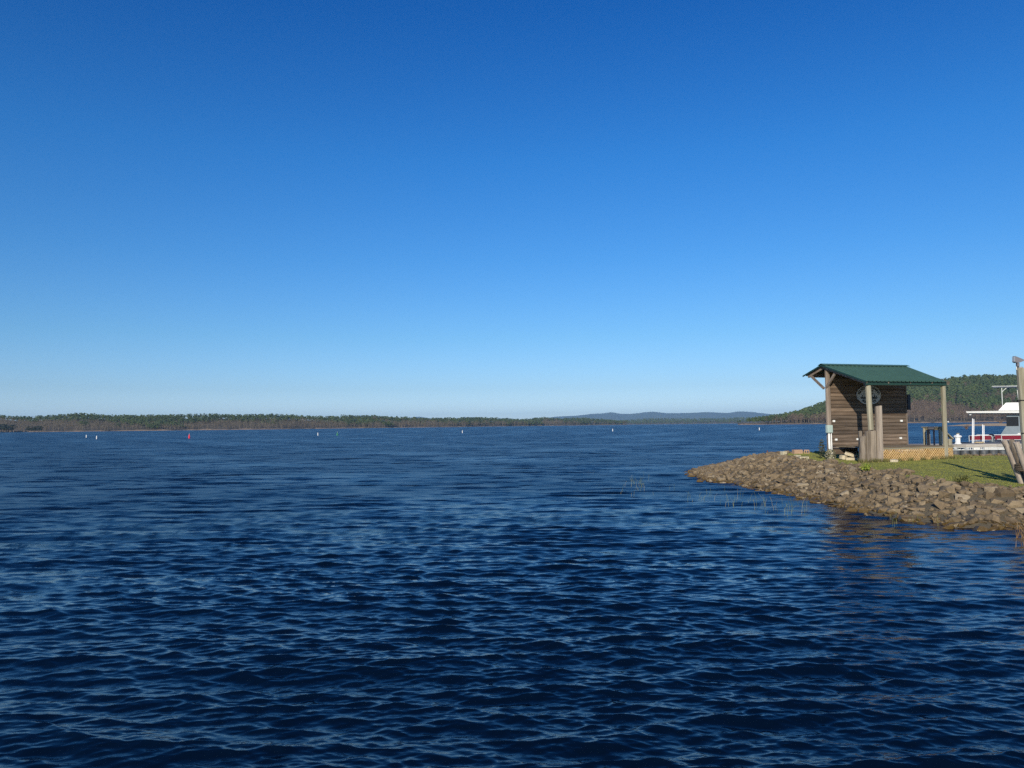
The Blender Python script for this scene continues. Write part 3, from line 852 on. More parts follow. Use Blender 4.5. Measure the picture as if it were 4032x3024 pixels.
# ---------------------------------------------------------------- blocks, slabs and small things on the spit
def gz_at(x, y): return float(ground_h(np.array([x]), np.array([y]))[0][0])
def block(px, py, zt, sx, sy, sz, rz, mat, label, hollow=False, tilt=0.0, group='loose building blocks on the lawn'):
    p = uz(px, py, zt); z = gz_at(p.x, p.y)
    mb = MB(); nm = 'concrete_block'
    if hollow:                                          # hollow block lying on its side, cores seen from the front
        w = 0.035
        mb.box(-sx, sx, -sy, sy, -sz, -sz + w).box(-sx, sx, -sy, sy, sz - w, sz)
        for c in (-sx + w / 2, 0.0, sx - w / 2): mb.box(c - w / 2, c + w / 2, -sy, sy, -sz + w + .0005, sz - w - .0005)
    else:
        mb.box(-sx, sx, -sy, sy, -sz, sz)
    o = mb.build(nm, mat, bevel=0.0 if hollow else 0.012)
    o.location = (p.x, p.y, z + sz * 0.9); o.rotation_euler = (tilt, 0, rz)
    return tag(o, label, 'block', group)
block(3086, 1801, .84, 0.10, 0.10, 0.10, 0.35, M_BLOCK, 'upright square block at the left end of the lawn')
block(3140, 1792, .84, 0.20, 0.12, 0.10, 0.15, M_BLOCK_R, 'long reddish block at the rear edge of the lawn')
block(3176, 1791, .84, 0.11, 0.12, 0.09, -0.3, M_BLOCK_R, 'hollow reddish block showing its open core', True)
block(3140, 1806, .84, 0.10, 0.11, 0.055, 0.5, M_BLOCK, 'flat pale block on the lawn, left of a pair')
block(3163, 1811, .84, 0.185, 0.10, 0.05, 0.1, M_BLOCK, 'flat three hole block on the lawn, right of a pair', True)
def slab(c, sx, sy, sz, rz, tilt, label, seed, group='pale slabs at the foot of the shelter wall'):
    r = random.Random(seed); pts = []
    for k in range(9):
        a = 2 * math.pi * k / 9
        pts.append((sx * math.cos(a) * r.uniform(0.8, 1.15), sy * math.sin(a) * r.uniform(0.8, 1.15)))
    mb = MB(); n = 9
    mb.v = [(x, y, -sz) for x, y in pts] + [(x * 0.95, y * 0.95, sz + r.uniform(-.01, .01)) for x, y in pts]
    mb.f = [tuple(range(n - 1, -1, -1)), tuple(range(n, 2 * n))] + [(k, (k + 1) % n, n + (k + 1) % n, n + k) for k in range(n)]
    o = mb.build('flat_stone', M_SLAB); w = sw(*c); o.location = (w[0], w[1], gz_at(w[0], w[1]) + c[2]); o.rotation_euler = (tilt, tilt * 0.4, rz + SANG)
    return tag(o, label, 'stone', group)
slab((0.60, -0.80, 0.045), 0.42, 0.20, 0.055, 0.0, 0.05, 'long pale slab lowest under the shelter wall', 1)
slab((1.05, -0.85, 0.03), 0.34, 0.18, 0.05, -0.3, -0.08, 'pale slab at the right end of the slabs under the wall', 2)
slab((0.26, -0.62, 0.10), 0.16, 0.14, 0.075, 0.4, 0.1, 'small pale stone beside the white conduits', 3)
slab((0.62, -0.62, 0.20), 0.30, 0.17, 0.045, 0.2, 0.35, 'tilted pale slab propped on top of the others', 4)
slab((0.92, -2.45, 0.04), 0.20, 0.11, 0.05, 0.2, 0.1, 'flat cream stone on the grass before the lattice', 5, None)
p = uz(3021, 1785, .82)
tag(MB().tube([(0, 0, 0), (0.01, 0, 0.24)], 0.028, 8).build('rusty_stake', M_RUST, loc=(p.x, p.y, gz_at(p.x, p.y) - .02)), 'short rust red stake among the stones at the tip', 'stake')

# plants ------------------------------------------------------------
def leaf_cloud(name, c, rad, n, size, stops, label, cat, seed, flat=0.7, group=None):
    r = np.random.default_rng(seed)
    d = r.normal(size=(n, 3)); d /= np.linalg.norm(d, axis=1)[:, None]
    p = d * (r.random(n) ** 0.45)[:, None] * np.array([rad, rad, rad * flat]) + np.array([0, 0, rad * flat * 0.8])
    a = r.normal(size=(n, 3)); a /= np.linalg.norm(a, axis=1)[:, None]
    b = np.cross(a, r.normal(size=(n, 3))); b /= np.linalg.norm(b, axis=1)[:, None]
    s = size * r.uniform(0.6, 1.3, n)[:, None]
    V = np.stack([p - a * s, p + b * s * 0.45, p + a * s, p - b * s * 0.45], 1).reshape(-1, 3)
    o = mesh_np(name, V, np.arange(4 * n).reshape(-1, 4), ramp_mat(name + '_leaves', 'hue', stops), attrs={'hue': np.repeat(r.random(n), 4)})
    o.location = c
    return tag(o, label, cat, group)
p = uz(3411, 1880, .55); leaf_cloud('leafy_plant', (p.x, p.y, gz_at(p.x, p.y) + .05), 0.17, 260, 0.035, [(0, (0.10, 0.16, 0.015)), (1, (0.32, 0.36, 0.05))], 'bright yellow green leafy plant growing among the riprap', 'plant', 1)
p = uz(3790, 1945, .45); leaf_cloud('leafy_plant', (p.x, p.y, gz_at(p.x, p.y) + .05), 0.22, 220, 0.035, [(0, (0.05, 0.06, 0.012)), (1, (0.15, 0.15, 0.04))], 'dull olive weed clump low on the riprap near the mooring piles', 'plant', 2, 0.5)
p = sw(-0.14, -0.42, 0); leaf_cloud('leafy_plant', (p[0], p[1], gz_at(p[0], p[1])), 0.20, 300, 0.05, [(0, (0.10, 0.10, 0.045)), (0.6, (0.26, 0.24, 0.15)), (1, (0.45, 0.42, 0.34))], 'pale variegated plant at the foot of the white conduits', 'plant', 3, 1.1)
p = sw(-0.13, 0.10, 0); leaf_cloud('climbing_vine', (p[0], p[1], gz_at(p[0], p[1]) + .1), 0.12, 200, 0.04, [(0, (0.02, 0.025, 0.012)), (1, (0.09, 0.09, 0.04))], 'thin dark vine climbing beside the gable post', 'plant', 4, 3.2)
def tufts(name, spots, label, seed, stops, h=(0.08, 0.2), n=60):
    r = np.random.default_rng(seed); VV = []; HH = []
    for (x, y, z) in spots:
        m_ = n; px = x + r.normal(0, 0.07, m_); py = y + r.normal(0, 0.05, m_); hh = r.uniform(*h, m_); a = r.uniform(0, 6.28, m_); w = 0.008
        dx, dy = r.normal(0, 0.35, m_) * hh, r.normal(0, 0.35, m_) * hh
        VV.append(np.stack([np.stack([px - np.cos(a) * w, py - np.sin(a) * w, np.full(m_, z)], 1), np.stack([px + np.cos(a) * w, py + np.sin(a) * w, np.full(m_, z)], 1), np.stack([px + dx, py + dy, z + hh], 1)], 1).reshape(-1, 3))
        HH.append(np.repeat(r.random(m_), 3))
    V = np.concatenate(VV)
    o = mesh_np(name, V, np.arange(len(V)).reshape(-1, 3), ramp_mat(name + '_blades', 'hue', stops), attrs={'hue': np.concatenate(HH)})
    return tag(o, label, 'grass', kind='stuff')
sp_ = []
for x in (-0.4, -0.2, 0.0, 0.2, 0.35, 0.5, 0.66, 0.8, 1.3, 1.8, 2.4, 2.9, 3.3, 3.6, 3.8, 4.4, 4.6):
    w = sw(x, -2.30, 0); sp_.append((w[0], w[1], gz_at(w[0], w[1])))
tufts('weeds', sp_, 'taller weeds along the foot of the shelter posts and lattice', 5, [(0, (0.05, 0.07, 0.012)), (0.6, (0.14, 0.13, 0.035)), (1, (0.28, 0.22, 0.10))])
# emergent reeds in the shallow water, left of the riprap
r = np.random.default_rng(31); RVv = []; RHh = []
reed_px = []
for _ in range(22):
    t_ = r.random(); reed_px.append((2450 + 760 * t_ + r.normal(0, 30), 1925 + 90 * t_ + r.normal(0, 22), 1.0))
for _ in range(26):
    t_ = r.random() ** 0.7; reed_px.append((2700 + 460 * t_ + r.normal(0, 25), 1960 + 62 * t_ + r.normal(0, 15), 1.0))
for _ in range(18): reed_px.append((r.uniform(2440, 2560), r.normal(1905, 18), 0.9))
for _ in range(9): reed_px.append((r.uniform(3480, 3720), r.uniform(2030, 2075), 0.7))
for (px, py, k) in reed_px:
    q = uz(px, py, 0.0)
    for _ in range(int(r.integers(1, 3))):
        x, y = q.x + r.normal(0, .10), q.y + r.normal(0, .10); hgt = r.uniform(0.08, 0.34) * k * (1.5 if r.random() < .15 else 1)
        lx, ly = r.normal(0, .22) * hgt, r.normal(0, .22) * hgt; w = 0.0028
        RVv += [(x - w, y, -0.25), (x + w, y, -0.25), (x + lx * .5 + w * .8, y + ly * .5, hgt * .55), (x + lx * .5 - w * .8, y + ly * .5, hgt * .55),
                (x + lx * .5 - w * .8, y + ly * .5, hgt * .55), (x + lx * .5 + w * .8, y + ly * .5, hgt * .55), (x + lx * 1.5 + .002, y + ly * 1.5, hgt), (x + lx * 1.5 - .002, y + ly * 1.5, hgt)]
        RHh += [r.random()] * 8
reeds = mesh_np('reeds', np.array(RVv), np.arange(len(RVv)).reshape(-1, 4), ramp_mat('reed_stems', 'hue', [(0, (0.06, 0.10, 0.02)), (0.6, (0.15, 0.18, 0.05)), (1, (0.30, 0.27, 0.13))]), attrs={'hue': np.array(RHh)})
tag(reeds, 'sparse thin green reeds standing in the shallow water off the riprap', 'reeds', kind='stuff')
# dry weeds at the right edge
spd = []
for k in range(20):
    q = uz(r.uniform(3990, 4080), r.uniform(2070, 2150), 0.02); spd.append((q.x, q.y, -0.05))
tufts('dry_weeds', spd, 'tangle of dry rust brown weeds at the water edge, lower right', 6, [(0, (0.07, 0.04, 0.015)), (0.6, (0.22, 0.12, 0.05)), (1, (0.40, 0.30, 0.16))], h=(0.12, 0.38), n=7)

# ---------------------------------------------------------------- dock, pedestal, boats
M_DOCKW = wood('dock_board_wood', (0.16, 0.14, 0.115), (0.34, 0.31, 0.27), (0.50, 0.47, 0.42), 'x', 0.12)
M_FLOAT = plain('black_dock_float', (0.055, 0.060, 0.065), 0.6, 0.4, 5)
M_RED = plain('maroon_boat_panel', (0.17, 0.006, 0.018), 0.45, 0.08, 3)
M_GREYGEL = plain('grey_gelcoat', (0.20, 0.24, 0.27), 0.4, 0.06, 3)
M_NAVYGEL = plain('dark_grey_gelcoat', (0.045, 0.06, 0.085), 0.4, 0.1, 3)
M_TINT = NT('tinted_window'); M_TINT.set('Base Color', (0.004, 0.005, 0.010, 1)); M_TINT.set('Roughness', 0.08); M_TINT = M_TINT.m
M_ALU = plain('white_aluminium', (0.62, 0.64, 0.62), 0.4, 0.05, 5)
dock = empty('floating_dock', (25.2, 50.0, 0.0), -0.035)
tag(dock, 'grey floating dock with steel truss side on dark floats', 'dock')
L = 18.0
for k in range(9):
    MB().box(k * 2.0, k * 2.0 + 1.99, -0.03, 2.3, 0.70, 0.77).build('deck_section', M_DOCKW, dock)
    MB().box(k * 2.0, k * 2.0 + 1.985, -0.075, -0.031, 0.585, 0.765).build('side_board', M_DOCKW, dock)
MB().box(0.0, L, -0.05, -0.005, 0.40, 0.435).build('truss_rail', M_ALU, dock)
MB().box(0.0, L, -0.05, -0.005, 0.555, 0.580).build('truss_rail', M_ALU, dock)
x = 0.3; up_ = True
while x < L - 0.5:
    MB().beam((x, -0.027, 0.44 if up_ else 0.55), (x + 0.42, -0.027, 0.55 if up_ else 0.44), 0.02, 0.03).build('truss_brace', M_ALU, dock)
    if up_: MB().box(x + 0.50, x + 0.53, -0.04, -0.012, 0.436, 0.554).build('truss_brace', M_ALU, dock)
    x += 0.55 if not up_ else 0.62; up_ = not up_
x = 0.15
while x < L - 0.4:
    MB().tube([(x + 0.28, 0.10, -0.15), (x + 0.28, 0.10, 0.0), (x + 0.28, 0.10, 0.34), (x + 0.28, 0.10, 0.395)], [0.26, 0.275, 0.275, 0.23], 12).build('float', M_FLOAT, dock, smooth=True)
    x += 0.60
for x in (4.72, 10.9):
    MB().box(x - 0.075, x + 0.075, 2.05, 2.2, 0.3, 1.47).build('post', M_TREAT_Z, dock, bevel=0.01)
ped = empty('power_pedestal', (29.42, 51.0, 0.77))
tag(ped, 'white lighthouse shaped power pedestal standing on the dock', 'pedestal')
MB().lathe([(0.21, 0.0), (0.20, 0.05), (0.155, 0.06), (0.15, 0.36), (0.165, 0.40)], 8).build('column', M_WHITE, ped)
MB().lathe([(0.165, 0.402), (0.24, 0.47), (0.24, 0.50)], 8).build('collar', M_WHITE, ped)
MB().lathe([(0.25, 0.502), (0.22, 0.54), (0.09, 0.59), (0.07, 0.63), (0.0, 0.645)], 8).build('cap', M_WHITE, ped)
co_ = []
for k in range(60):
    a = k * 0.42; rad_ = 0.28 + 0.05 * math.sin(k * 1.3)
    co_.append((31.0 + rad_ * math.cos(a), 51.3 + 0.2 * rad_ * math.sin(a), 0.79 + 0.09 * abs(math.sin(k * 0.9))))
tag(MB().tube(co_, 0.022, 5).build('mooring_rope', plain('tan_rope', (0.42, 0.33, 0.20), 0.9, 0.2, 30), smooth=True), 'tan mooring rope heaped on the dock beside the pontoon boat', 'rope')

pb = empty('pontoon_boat', (31.45, 53.2, 0.0), -0.03)
tag(pb, 'pontoon boat with maroon side panels moored behind the dock', 'boat')
for y in (0.35, 1.9):
    MB().tube([(0.0, y, 0.34), (0.5, y, 0.30), (5.9, y, 0.30), (6.4, y, 0.32)], [0.10, 0.30, 0.30, 0.28], 14).build('pontoon', M_GALV, pb, smooth=True)
MB().box(0.05, 6.3, 0.0, 2.25, 0.70, 0.80).build('deck', M_NAVYGEL, pb)
MB().box(0.1, 6.25, 0.06, 0.10, 0.61, 0.69).build('deck_rail', M_GALV, pb)
def fence(x0, x1, y):
    pnl = MB().box(x0 + 0.06, x1 - 0.07, y - 0.012, y + 0.012, 0.965, 1.225).build('side_panel', M_RED, pb)
    pts = [(x0, y, 0.82), (x0, y, 1.25), (x0 + 0.05, y, 1.265), (x1 - 0.14, y, 1.265), (x1 - 0.05, y, 1.235), (x1, y, 1.15), (x1, y, 0.82)]
    MB().tube(pts, 0.022, 7).build('frame', M_ALU, pnl, smooth=True)
    MB().tube([(x0, y, 0.945), (x1, y, 0.945)], 0.017, 6).build('lower_rail', M_ALU, pnl, smooth=True)
fence(0.05, 1.62, 0.05); fence(2.25, 6.1, 0.05); fence(1.75, 6.1, 2.2)
MB().tube([(1.72, 0.05, 0.80), (1.72, 0.05, 1.18), (1.80, 0.05, 1.23)], 0.022, 7).build('gate_post', M_ALU, pb, smooth=True)
MB().box(1.80, 1.93, 0.02, 0.05, 0.97, 1.20).build('gate_panel', M_RED, pb)
MB().lathe([(0.14, 0.0), (0.20, 0.06), (0.20, 0.22), (0.15, 0.33), (0.05, 0.38)], 12, (1.98, 0.75, 0.98)).build('seat_cover', M_DARK, pb, smooth=True)
MB().box(1.85, 2.1, 0.62, 0.88, 0.801, 0.985).build('seat_base', M_GREYGEL, pb)
G3 = 'white guide poles beside the pontoon boat'
for (x, y, h, ln, lab) in ((31.36, 52.75, 2.44, 0.14, 'tallest white guide pole leaning by the pontoon boat'), (31.48, 52.80, 2.40, 0.14, 'tall white guide pole touching the tallest one on its right'),
                           (32.10, 52.75, 2.02, 0.07, 'short white guide pole, left of the shorter pair'), (32.21, 52.80, 1.98, 0.08, 'short white guide pole, right of the shorter pair')):
    tag(MB().tube([(x, y, -0.4), (x + ln, y, h)], 0.028, 8).build('guide_pole', M_PVC, smooth=True), lab, 'pole', G3)

hb = empty('houseboat', (33.15, 57.6, 0.0), -0.02)
tag(hb, 'white roofed houseboat with dark window and raised roof, behind the pontoon boat', 'houseboat')
MB().hexa([(2.9, -0.3, 0.15), (16, -0.3, 0.15), (16, 3.6, 0.15), (2.9, 3.6, 0.15), (2.5, -0.5, 0.85), (16, -0.5, 0.85), (16, 3.8, 0.85), (2.5, 3.8, 0.85)]).build('hull', M_NAVYGEL, hb)
MB().hexa([(3.0, 0.0, 0.85), (16, 0.0, 0.85), (16, 3.3, 0.85), (3.0, 3.3, 0.85), (3.75, 0.0, 1.95), (16, 0.0, 1.95), (16, 3.3, 1.95), (3.75, 3.3, 1.95)]).build('cabin_front', M_GREYGEL, hb)
MB().box(3.75, 16, 0.0, 3.3, 1.952, 2.72).build('cabin_wall', M_GREYGEL, hb)
MB().box(3.72, 4.62, -0.03, -0.004, 1.86, 2.55).build('window', M_TINT, hb)
MB().box(3.72, 3.749, 0.15, 3.1, 1.98, 2.55).build('front_window', M_TINT, hb)
MB().box(5.2, 8.0, -0.03, -0.004, 1.90, 2.55).build('window', M_TINT, hb)
MB().prism([(4.2, 1.10), (4.75, 1.42), (5.3, 1.50), (6.5, 1.50), (6.5, 1.10)], -0.12, -0.02).build('side_cushion', M_WHITE, hb)
rf = MB().hexa([(0.85, -0.55, 2.86), (16, -0.55, 2.72), (16, 3.85, 2.72), (0.85, 3.85, 2.86), (0.80, -0.6, 2.985), (16, -0.6, 3.04), (16, 3.9, 3.04), (0.80, 3.9, 2.985)]).build('roof', M_WHITE, hb)
MB().hexa([(0.95, -0.4, 2.81), (16, -0.4, 2.66), (16, 3.7, 2.66), (0.95, 3.7, 2.81), (0.95, -0.4, 2.855), (16, -0.4, 2.715), (16, 3.7, 2.715), (0.95, 3.7, 2.855)]).build('soffit', M_GREYGEL, hb)
MB().lathe([(0.02, 0.0), (0.10, 0.03), (0.115, 0.09), (0.08, 0.14)], 12, (1.1, -0.2, 2.675)).build('round_lamp', M_WHITE, rf, smooth=True)
ur = MB().hexa([(3.15, 0.3, 3.03), (16, 0.3, 3.03), (16, 3.0, 3.03), (3.15, 3.0, 3.03), (3.75, 0.6, 3.62), (16, 0.6, 3.68), (16, 2.7, 3.68), (3.75, 2.7, 3.62)]).build('raised_roof', M_WHITE, hb)
MB().box(4.2, 7.0, 1.2, 2.2, 3.64, 3.78).build('dark_rack', M_BLACK, ur)
for x in (3.48, 6.5):
    MB().tube([(x, 0.5, 2.9), (x, 0.5, 4.84)], 0.028, 7).build('canopy_post', M_ALU, hb, smooth=True)
MB().hexa([(2.75, 0.2, 4.84), (9, 0.2, 4.84), (9, 3.1, 4.84), (2.75, 3.1, 4.84), (2.75, 0.2, 4.87), (9, 0.2, 4.90), (9, 3.1, 4.90), (2.75, 3.1, 4.87)]).build('canopy', M_ALU, hb)
MB().tube([(3.50, 0.5, 4.45), (3.95, 0.5, 4.83)], 0.024, 6).build('canopy_brace', M_ALU, hb)
MB().tube([(4.72, 0.9, 3.75), (4.62, 0.9, 4.80)], [0.05, 0.035], 8).build('mast', M_ALU, hb, smooth=True)
MB().tube([(5.3, 0.9, 3.75), (4.72, 0.9, 4.60)], 0.018, 6).build('mast_stay', M_ALU, hb)

for o_ in [hb] + list(hb.children_recursive):              # raked bow: the whole plan leans aft towards the far side
    if o_.type == 'MESH':
        for v in o_.data.vertices: v.co.x += 0.62 * v.co.y
# ---------------------------------------------------------------- buoys
M_BWHITE = plain('white_buoy_plastic', (0.70, 0.71, 0.71), 0.5, 0.04, 6)
M_BRED = plain('red_buoy_plastic', (0.62, 0.03, 0.06), 0.4, 0.1, 6)
M_BGREEN = plain('green_buoy_plastic', (0.03, 0.17, 0.10), 0.45, 0.1, 6)
def can_buoy(x, y, h, lab):
    b = empty('buoy', (x, y, 0.0))
    tag(b, lab, 'buoy', 'white can buoys out on the lake')
    MB().lathe([(0.11, -0.3), (0.118, -0.05), (0.118, h * 0.78), (0.105, h * 0.86)], 12).build('float_body', M_BWHITE, b, smooth=False)
    MB().lathe([(0.092, h * 0.862), (0.08, h * 0.96), (0.03, h)], 12).build('top_cap', M_BWHITE, b)
can_buoy(-126.7, 229.2, 0.82, 'leftmost white buoy, in front of the wooded left shore')
can_buoy(-102.1, 189.3, 0.82, 'white buoy second from the left, close to the leftmost one')
can_buoy(-55.0, 217.9, 0.84, 'white buoy just left of the green buoy')
can_buoy(-16.2, 249.2, 0.84, 'white buoy standing alone near the middle of the lake')
can_buoy(33.3, 256.2, 0.84, 'white buoy in front of the distant blue mountains')
can_buoy(76.3, 238.3, 0.84, 'rightmost white buoy, left of the shelter')
b = empty('channel_buoy', (-77.6, 185.1, 0.0)); tag(b, 'red cone topped channel buoy between the white ones', 'buoy')
MB().lathe([(0.18, -0.3), (0.22, -0.02), (0.22, 0.50), (0.19, 0.55)], 14).build('float_body', M_BRED, b)
MB().lathe([(0.18, 0.552), (0.10, 0.92), (0.08, 0.94)], 14).build('cone', M_BRED, b)
MB().lathe([(0.07, 0.942), (0.085, 1.02), (0.06, 1.14), (0.0, 1.17)], 10).build('lantern', M_GALV, b)
b = empty('channel_buoy', (-48.3, 212.6, 0.0)); tag(b, 'dark green channel buoy right of a white buoy', 'buoy')
MB().lathe([(0.20, -0.3), (0.27, -0.02), (0.27, 0.45), (0.23, 0.50)], 14).build('float_body', M_BGREEN, b)
MB().lathe([(0.16, 0.502), (0.14, 0.85), (0.05, 0.88)], 14).build('cylinder_top', M_BGREEN, b)
MB().lathe([(0.05, 0.882), (0.075, 0.96), (0.05, 1.05), (0.0, 1.08)], 10).build('lantern', M_GALV, b)

# ---------------------------------------------------------------- far shores
def tdir(px):
    d = f_ * 3030.0 + right * (px - 2016) - up * ((1675 - 0.0105 * (px - 2016)) - 1512); return d.x / d.y
def zpix(px, py, Y): return EYE + ((1675 - 0.0105 * (px - 2016)) - py) / 3030.0 * Y
def ico():
    p = (1 + 5 ** 0.5) / 2
    v = np.array([(-1, p, 0), (1, p, 0), (-1, -p, 0), (1, -p, 0), (0, -1, p), (0, 1, p), (0, -1, -p), (0, 1, -p), (p, 0, -1), (p, 0, 1), (-p, 0, -1), (-p, 0, 1)], float)
    v /= np.linalg.norm(v[0])
    f = np.array([(0, 11, 5), (0, 5, 1), (0, 1, 7), (0, 7, 10), (0, 10, 11), (1, 5, 9), (5, 11, 4), (11, 10, 2), (10, 7, 6), (7, 1, 8), (3, 9, 4), (3, 4, 2), (3, 2, 6), (3, 6, 8), (3, 8, 9), (4, 9, 5), (2, 4, 11), (6, 2, 10), (8, 6, 7), (9, 8, 1)])
    return v, f
IV, IF = ico()
def strip(p0, p1, w0, w1, out):
    """three sided tapering stick"""
    V, F, C = out; b = len(V)
    for p, w in ((p0, w0), (p1, w1)):
        for k in range(3):
            a = 2.1 * k; V.append((p[0] + w * math.cos(a), p[1] + w * math.sin(a), p[2]))
    for k in range(3):
        k2 = (k + 1) % 3
        F.append((b + k, b + k2, b + 3 + k2)); F.append((b + k, b + 3 + k2, b + 3 + k))
def pine_template(seed, nclump, base=0.40):
    r = random.Random(seed); T = ([], [], []); C = ([], [], [])
    strip((0, 0, -0.15), (r.uniform(-.02, .02), r.uniform(-.02, .02), 0.9), 0.016, 0.006, T)
    for k in range(nclump):
        t_ = (k + 0.5) / nclump; z = base + (1 - base) * t_
        wd = 0.19 * math.sin(math.pi * min(1.0, 0.18 + t_ * 0.80)) ** 0.7
        a = k * 2.4 + r.uniform(-.4, .4); d = wd * r.uniform(0.25, 0.85)
        c = np.array([d * math.cos(a), d * math.sin(a), min(z, 0.95)])
        s = r.uniform(0.085, 0.125) * (1.25 - 0.45 * t_) * (9 / max(nclump, 5)) ** 0.35
        vv = IV * (1 + np.array([[r.uniform(-.28, .28)] for _ in range(12)])) * np.array([s, s, s * 0.62]) + c
        b = len(C[0]); C[0].extend(map(tuple, vv)); C[1].extend(tuple(q + b for q in f) for f in IF); C[2].extend([r.random()] * 12)
    return T, C
def bare_template(seed, twigs, branches=6):
    r = random.Random(seed); T = ([], [], []); C = ([], [], [])
    strip((0, 0, -0.15), (r.uniform(-.03, .03), r.uniform(-.03, .03), 0.75), 0.017, 0.006, T)
    for k in range(branches):
        z = r.uniform(0.28, 0.65); a = r.uniform(0, 6.28); l = r.uniform(0.2, 0.36)
        p1 = (math.cos(a) * l * 0.55, math.sin(a) * l * 0.55, z + l * 0.9)
        strip((0, 0, z), p1, 0.007, 0.003, T)
    for k in range(twigs):
        z = r.uniform(0.35, 1.0); a = r.uniform(0, 6.28); rad = 0.24 * math.sin(math.pi * min(1, max(0.05, (z - 0.25) / 0.78))) ** 0.6 * r.random() ** 0.5
        p = np.array([rad * math.cos(a), rad * math.sin(a), z]); d = np.array([r.gauss(0, .5), r.gauss(0, .5), r.uniform(.3, 1)]); d /= np.linalg.norm(d); l = r.uniform(0.07, 0.15)
        sd_ = np.cross(d, (r.gauss(0, 1), r.gauss(0, 1), r.gauss(0, 1))); sd_ /= np.linalg.norm(sd_) + 1e-9
        b = len(C[0]); w = r.uniform(0.010, 0.022)
        C[0].extend([tuple(p - sd_ * w), tuple(p + sd_ * w), tuple(p + d * l)]); C[1].append((b, b + 1, b + 2)); C[2].extend([r.random()] * 3)
    return T, C
def plant_forest(pos, hgt, wid, hue, templ, seed):
    """returns trunk mesh arrays and crown mesh arrays for many trees"""
    r = np.random.default_rng(seed); k = r.integers(0, len(templ), len(pos)); rot = r.uniform(0, 6.28, len(pos))
    out = []
    for part in (0, 1):
        VV, FF, HH = [], [], []; nb_ = 0
        for q, tm in enumerate(templ):
            sel = np.nonzero(k == q)[0]
            if len(sel) == 0: continue
            v = np.array(tm[part][0]); f = np.array(tm[part][1])
            c, s = np.cos(rot[sel])[:, None], np.sin(rot[sel])[:, None]
            w = (hgt * wid)[sel][:, None]
            P = np.stack([(v[None, :, 0] * c - v[None, :, 1] * s) * w, (v[None, :, 0] * s + v[None, :, 1] * c) * w, v[None, :, 2] * hgt[sel][:, None]], -1) + pos[sel][:, None, :]
            VV.append(P.reshape(-1, 3)); FF.append((f[None] + (np.arange(len(sel)) * len(v))[:, None, None] + nb_).reshape(-1, 3)); nb_ += len(sel) * len(v)
            hv = np.array(tm[part][2]) if part else np.full(len(v), 0.5)
            HH.append((hue[sel][:, None] * 0.75 + hv[None] * 0.25).reshape(-1))
        out.append((np.concatenate(VV), np.concatenate(FF), np.concatenate(HH)))
    return out
M_PINE = ramp_mat('pine_needles', 'hue', [(0.0, (0.022, 0.040, 0.013)), (0.5, (0.052, 0.082, 0.023)), (1.0, (0.105, 0.130, 0.038))], 0.8)
M_BARE = ramp_mat('bare_twigs', 'hue', [(0.0, (0.070, 0.050, 0.038)), (0.5, (0.140, 0.100, 0.074)), (0.8, (0.19, 0.125, 0.088)), (1.0, (0.26, 0.21, 0.165))], 0.9)
M_BARE2 = ramp_mat('grey_bare_twigs', 'hue', [(0.0, (0.070, 0.060, 0.044)), (0.5, (0.140, 0.120, 0.084)), (0.8, (0.18, 0.145, 0.10)), (1.0, (0.26, 0.22, 0.17))], 0.9)
M_BARK = plain('pale_bark', (0.15, 0.12, 0.095), 0.9, 0.35, 0.6)
M_OLIVE = None
t = NT('shore_soil')
gp = t.node('ShaderNodeNewGeometry'); sz = t.node('ShaderNodeSeparateXYZ', {0: gp.outputs['Position']})
nn = t.noise(gp.outputs['Position'], 0.05, 4); n5 = t.noise(gp.outputs['Position'], 0.4, 4)
hh = t.node('ShaderNodeMath', {0: nn.outputs[0], 1: -6.0, 2: sz.outputs['Z']}, operation='MULTIPLY_ADD')
fl = t.ramp(n5.outputs[0], [(0.3, (0.060, 0.048, 0.032)), (0.7, (0.115, 0.092, 0.060))])
sd_c = t.ramp(n5.outputs[0], [(0.3, (0.22, 0.14, 0.085)), (0.7, (0.42, 0.31, 0.21))])
mr = t.node('ShaderNodeMapRange', {0: hh.outputs[0], 1: -2.5, 2: -1.8})
t.set('Base Color', t.mix(mr.outputs[0], sd_c, fl)); t.set('Roughness', 0.95)
M_SHORE = t.m

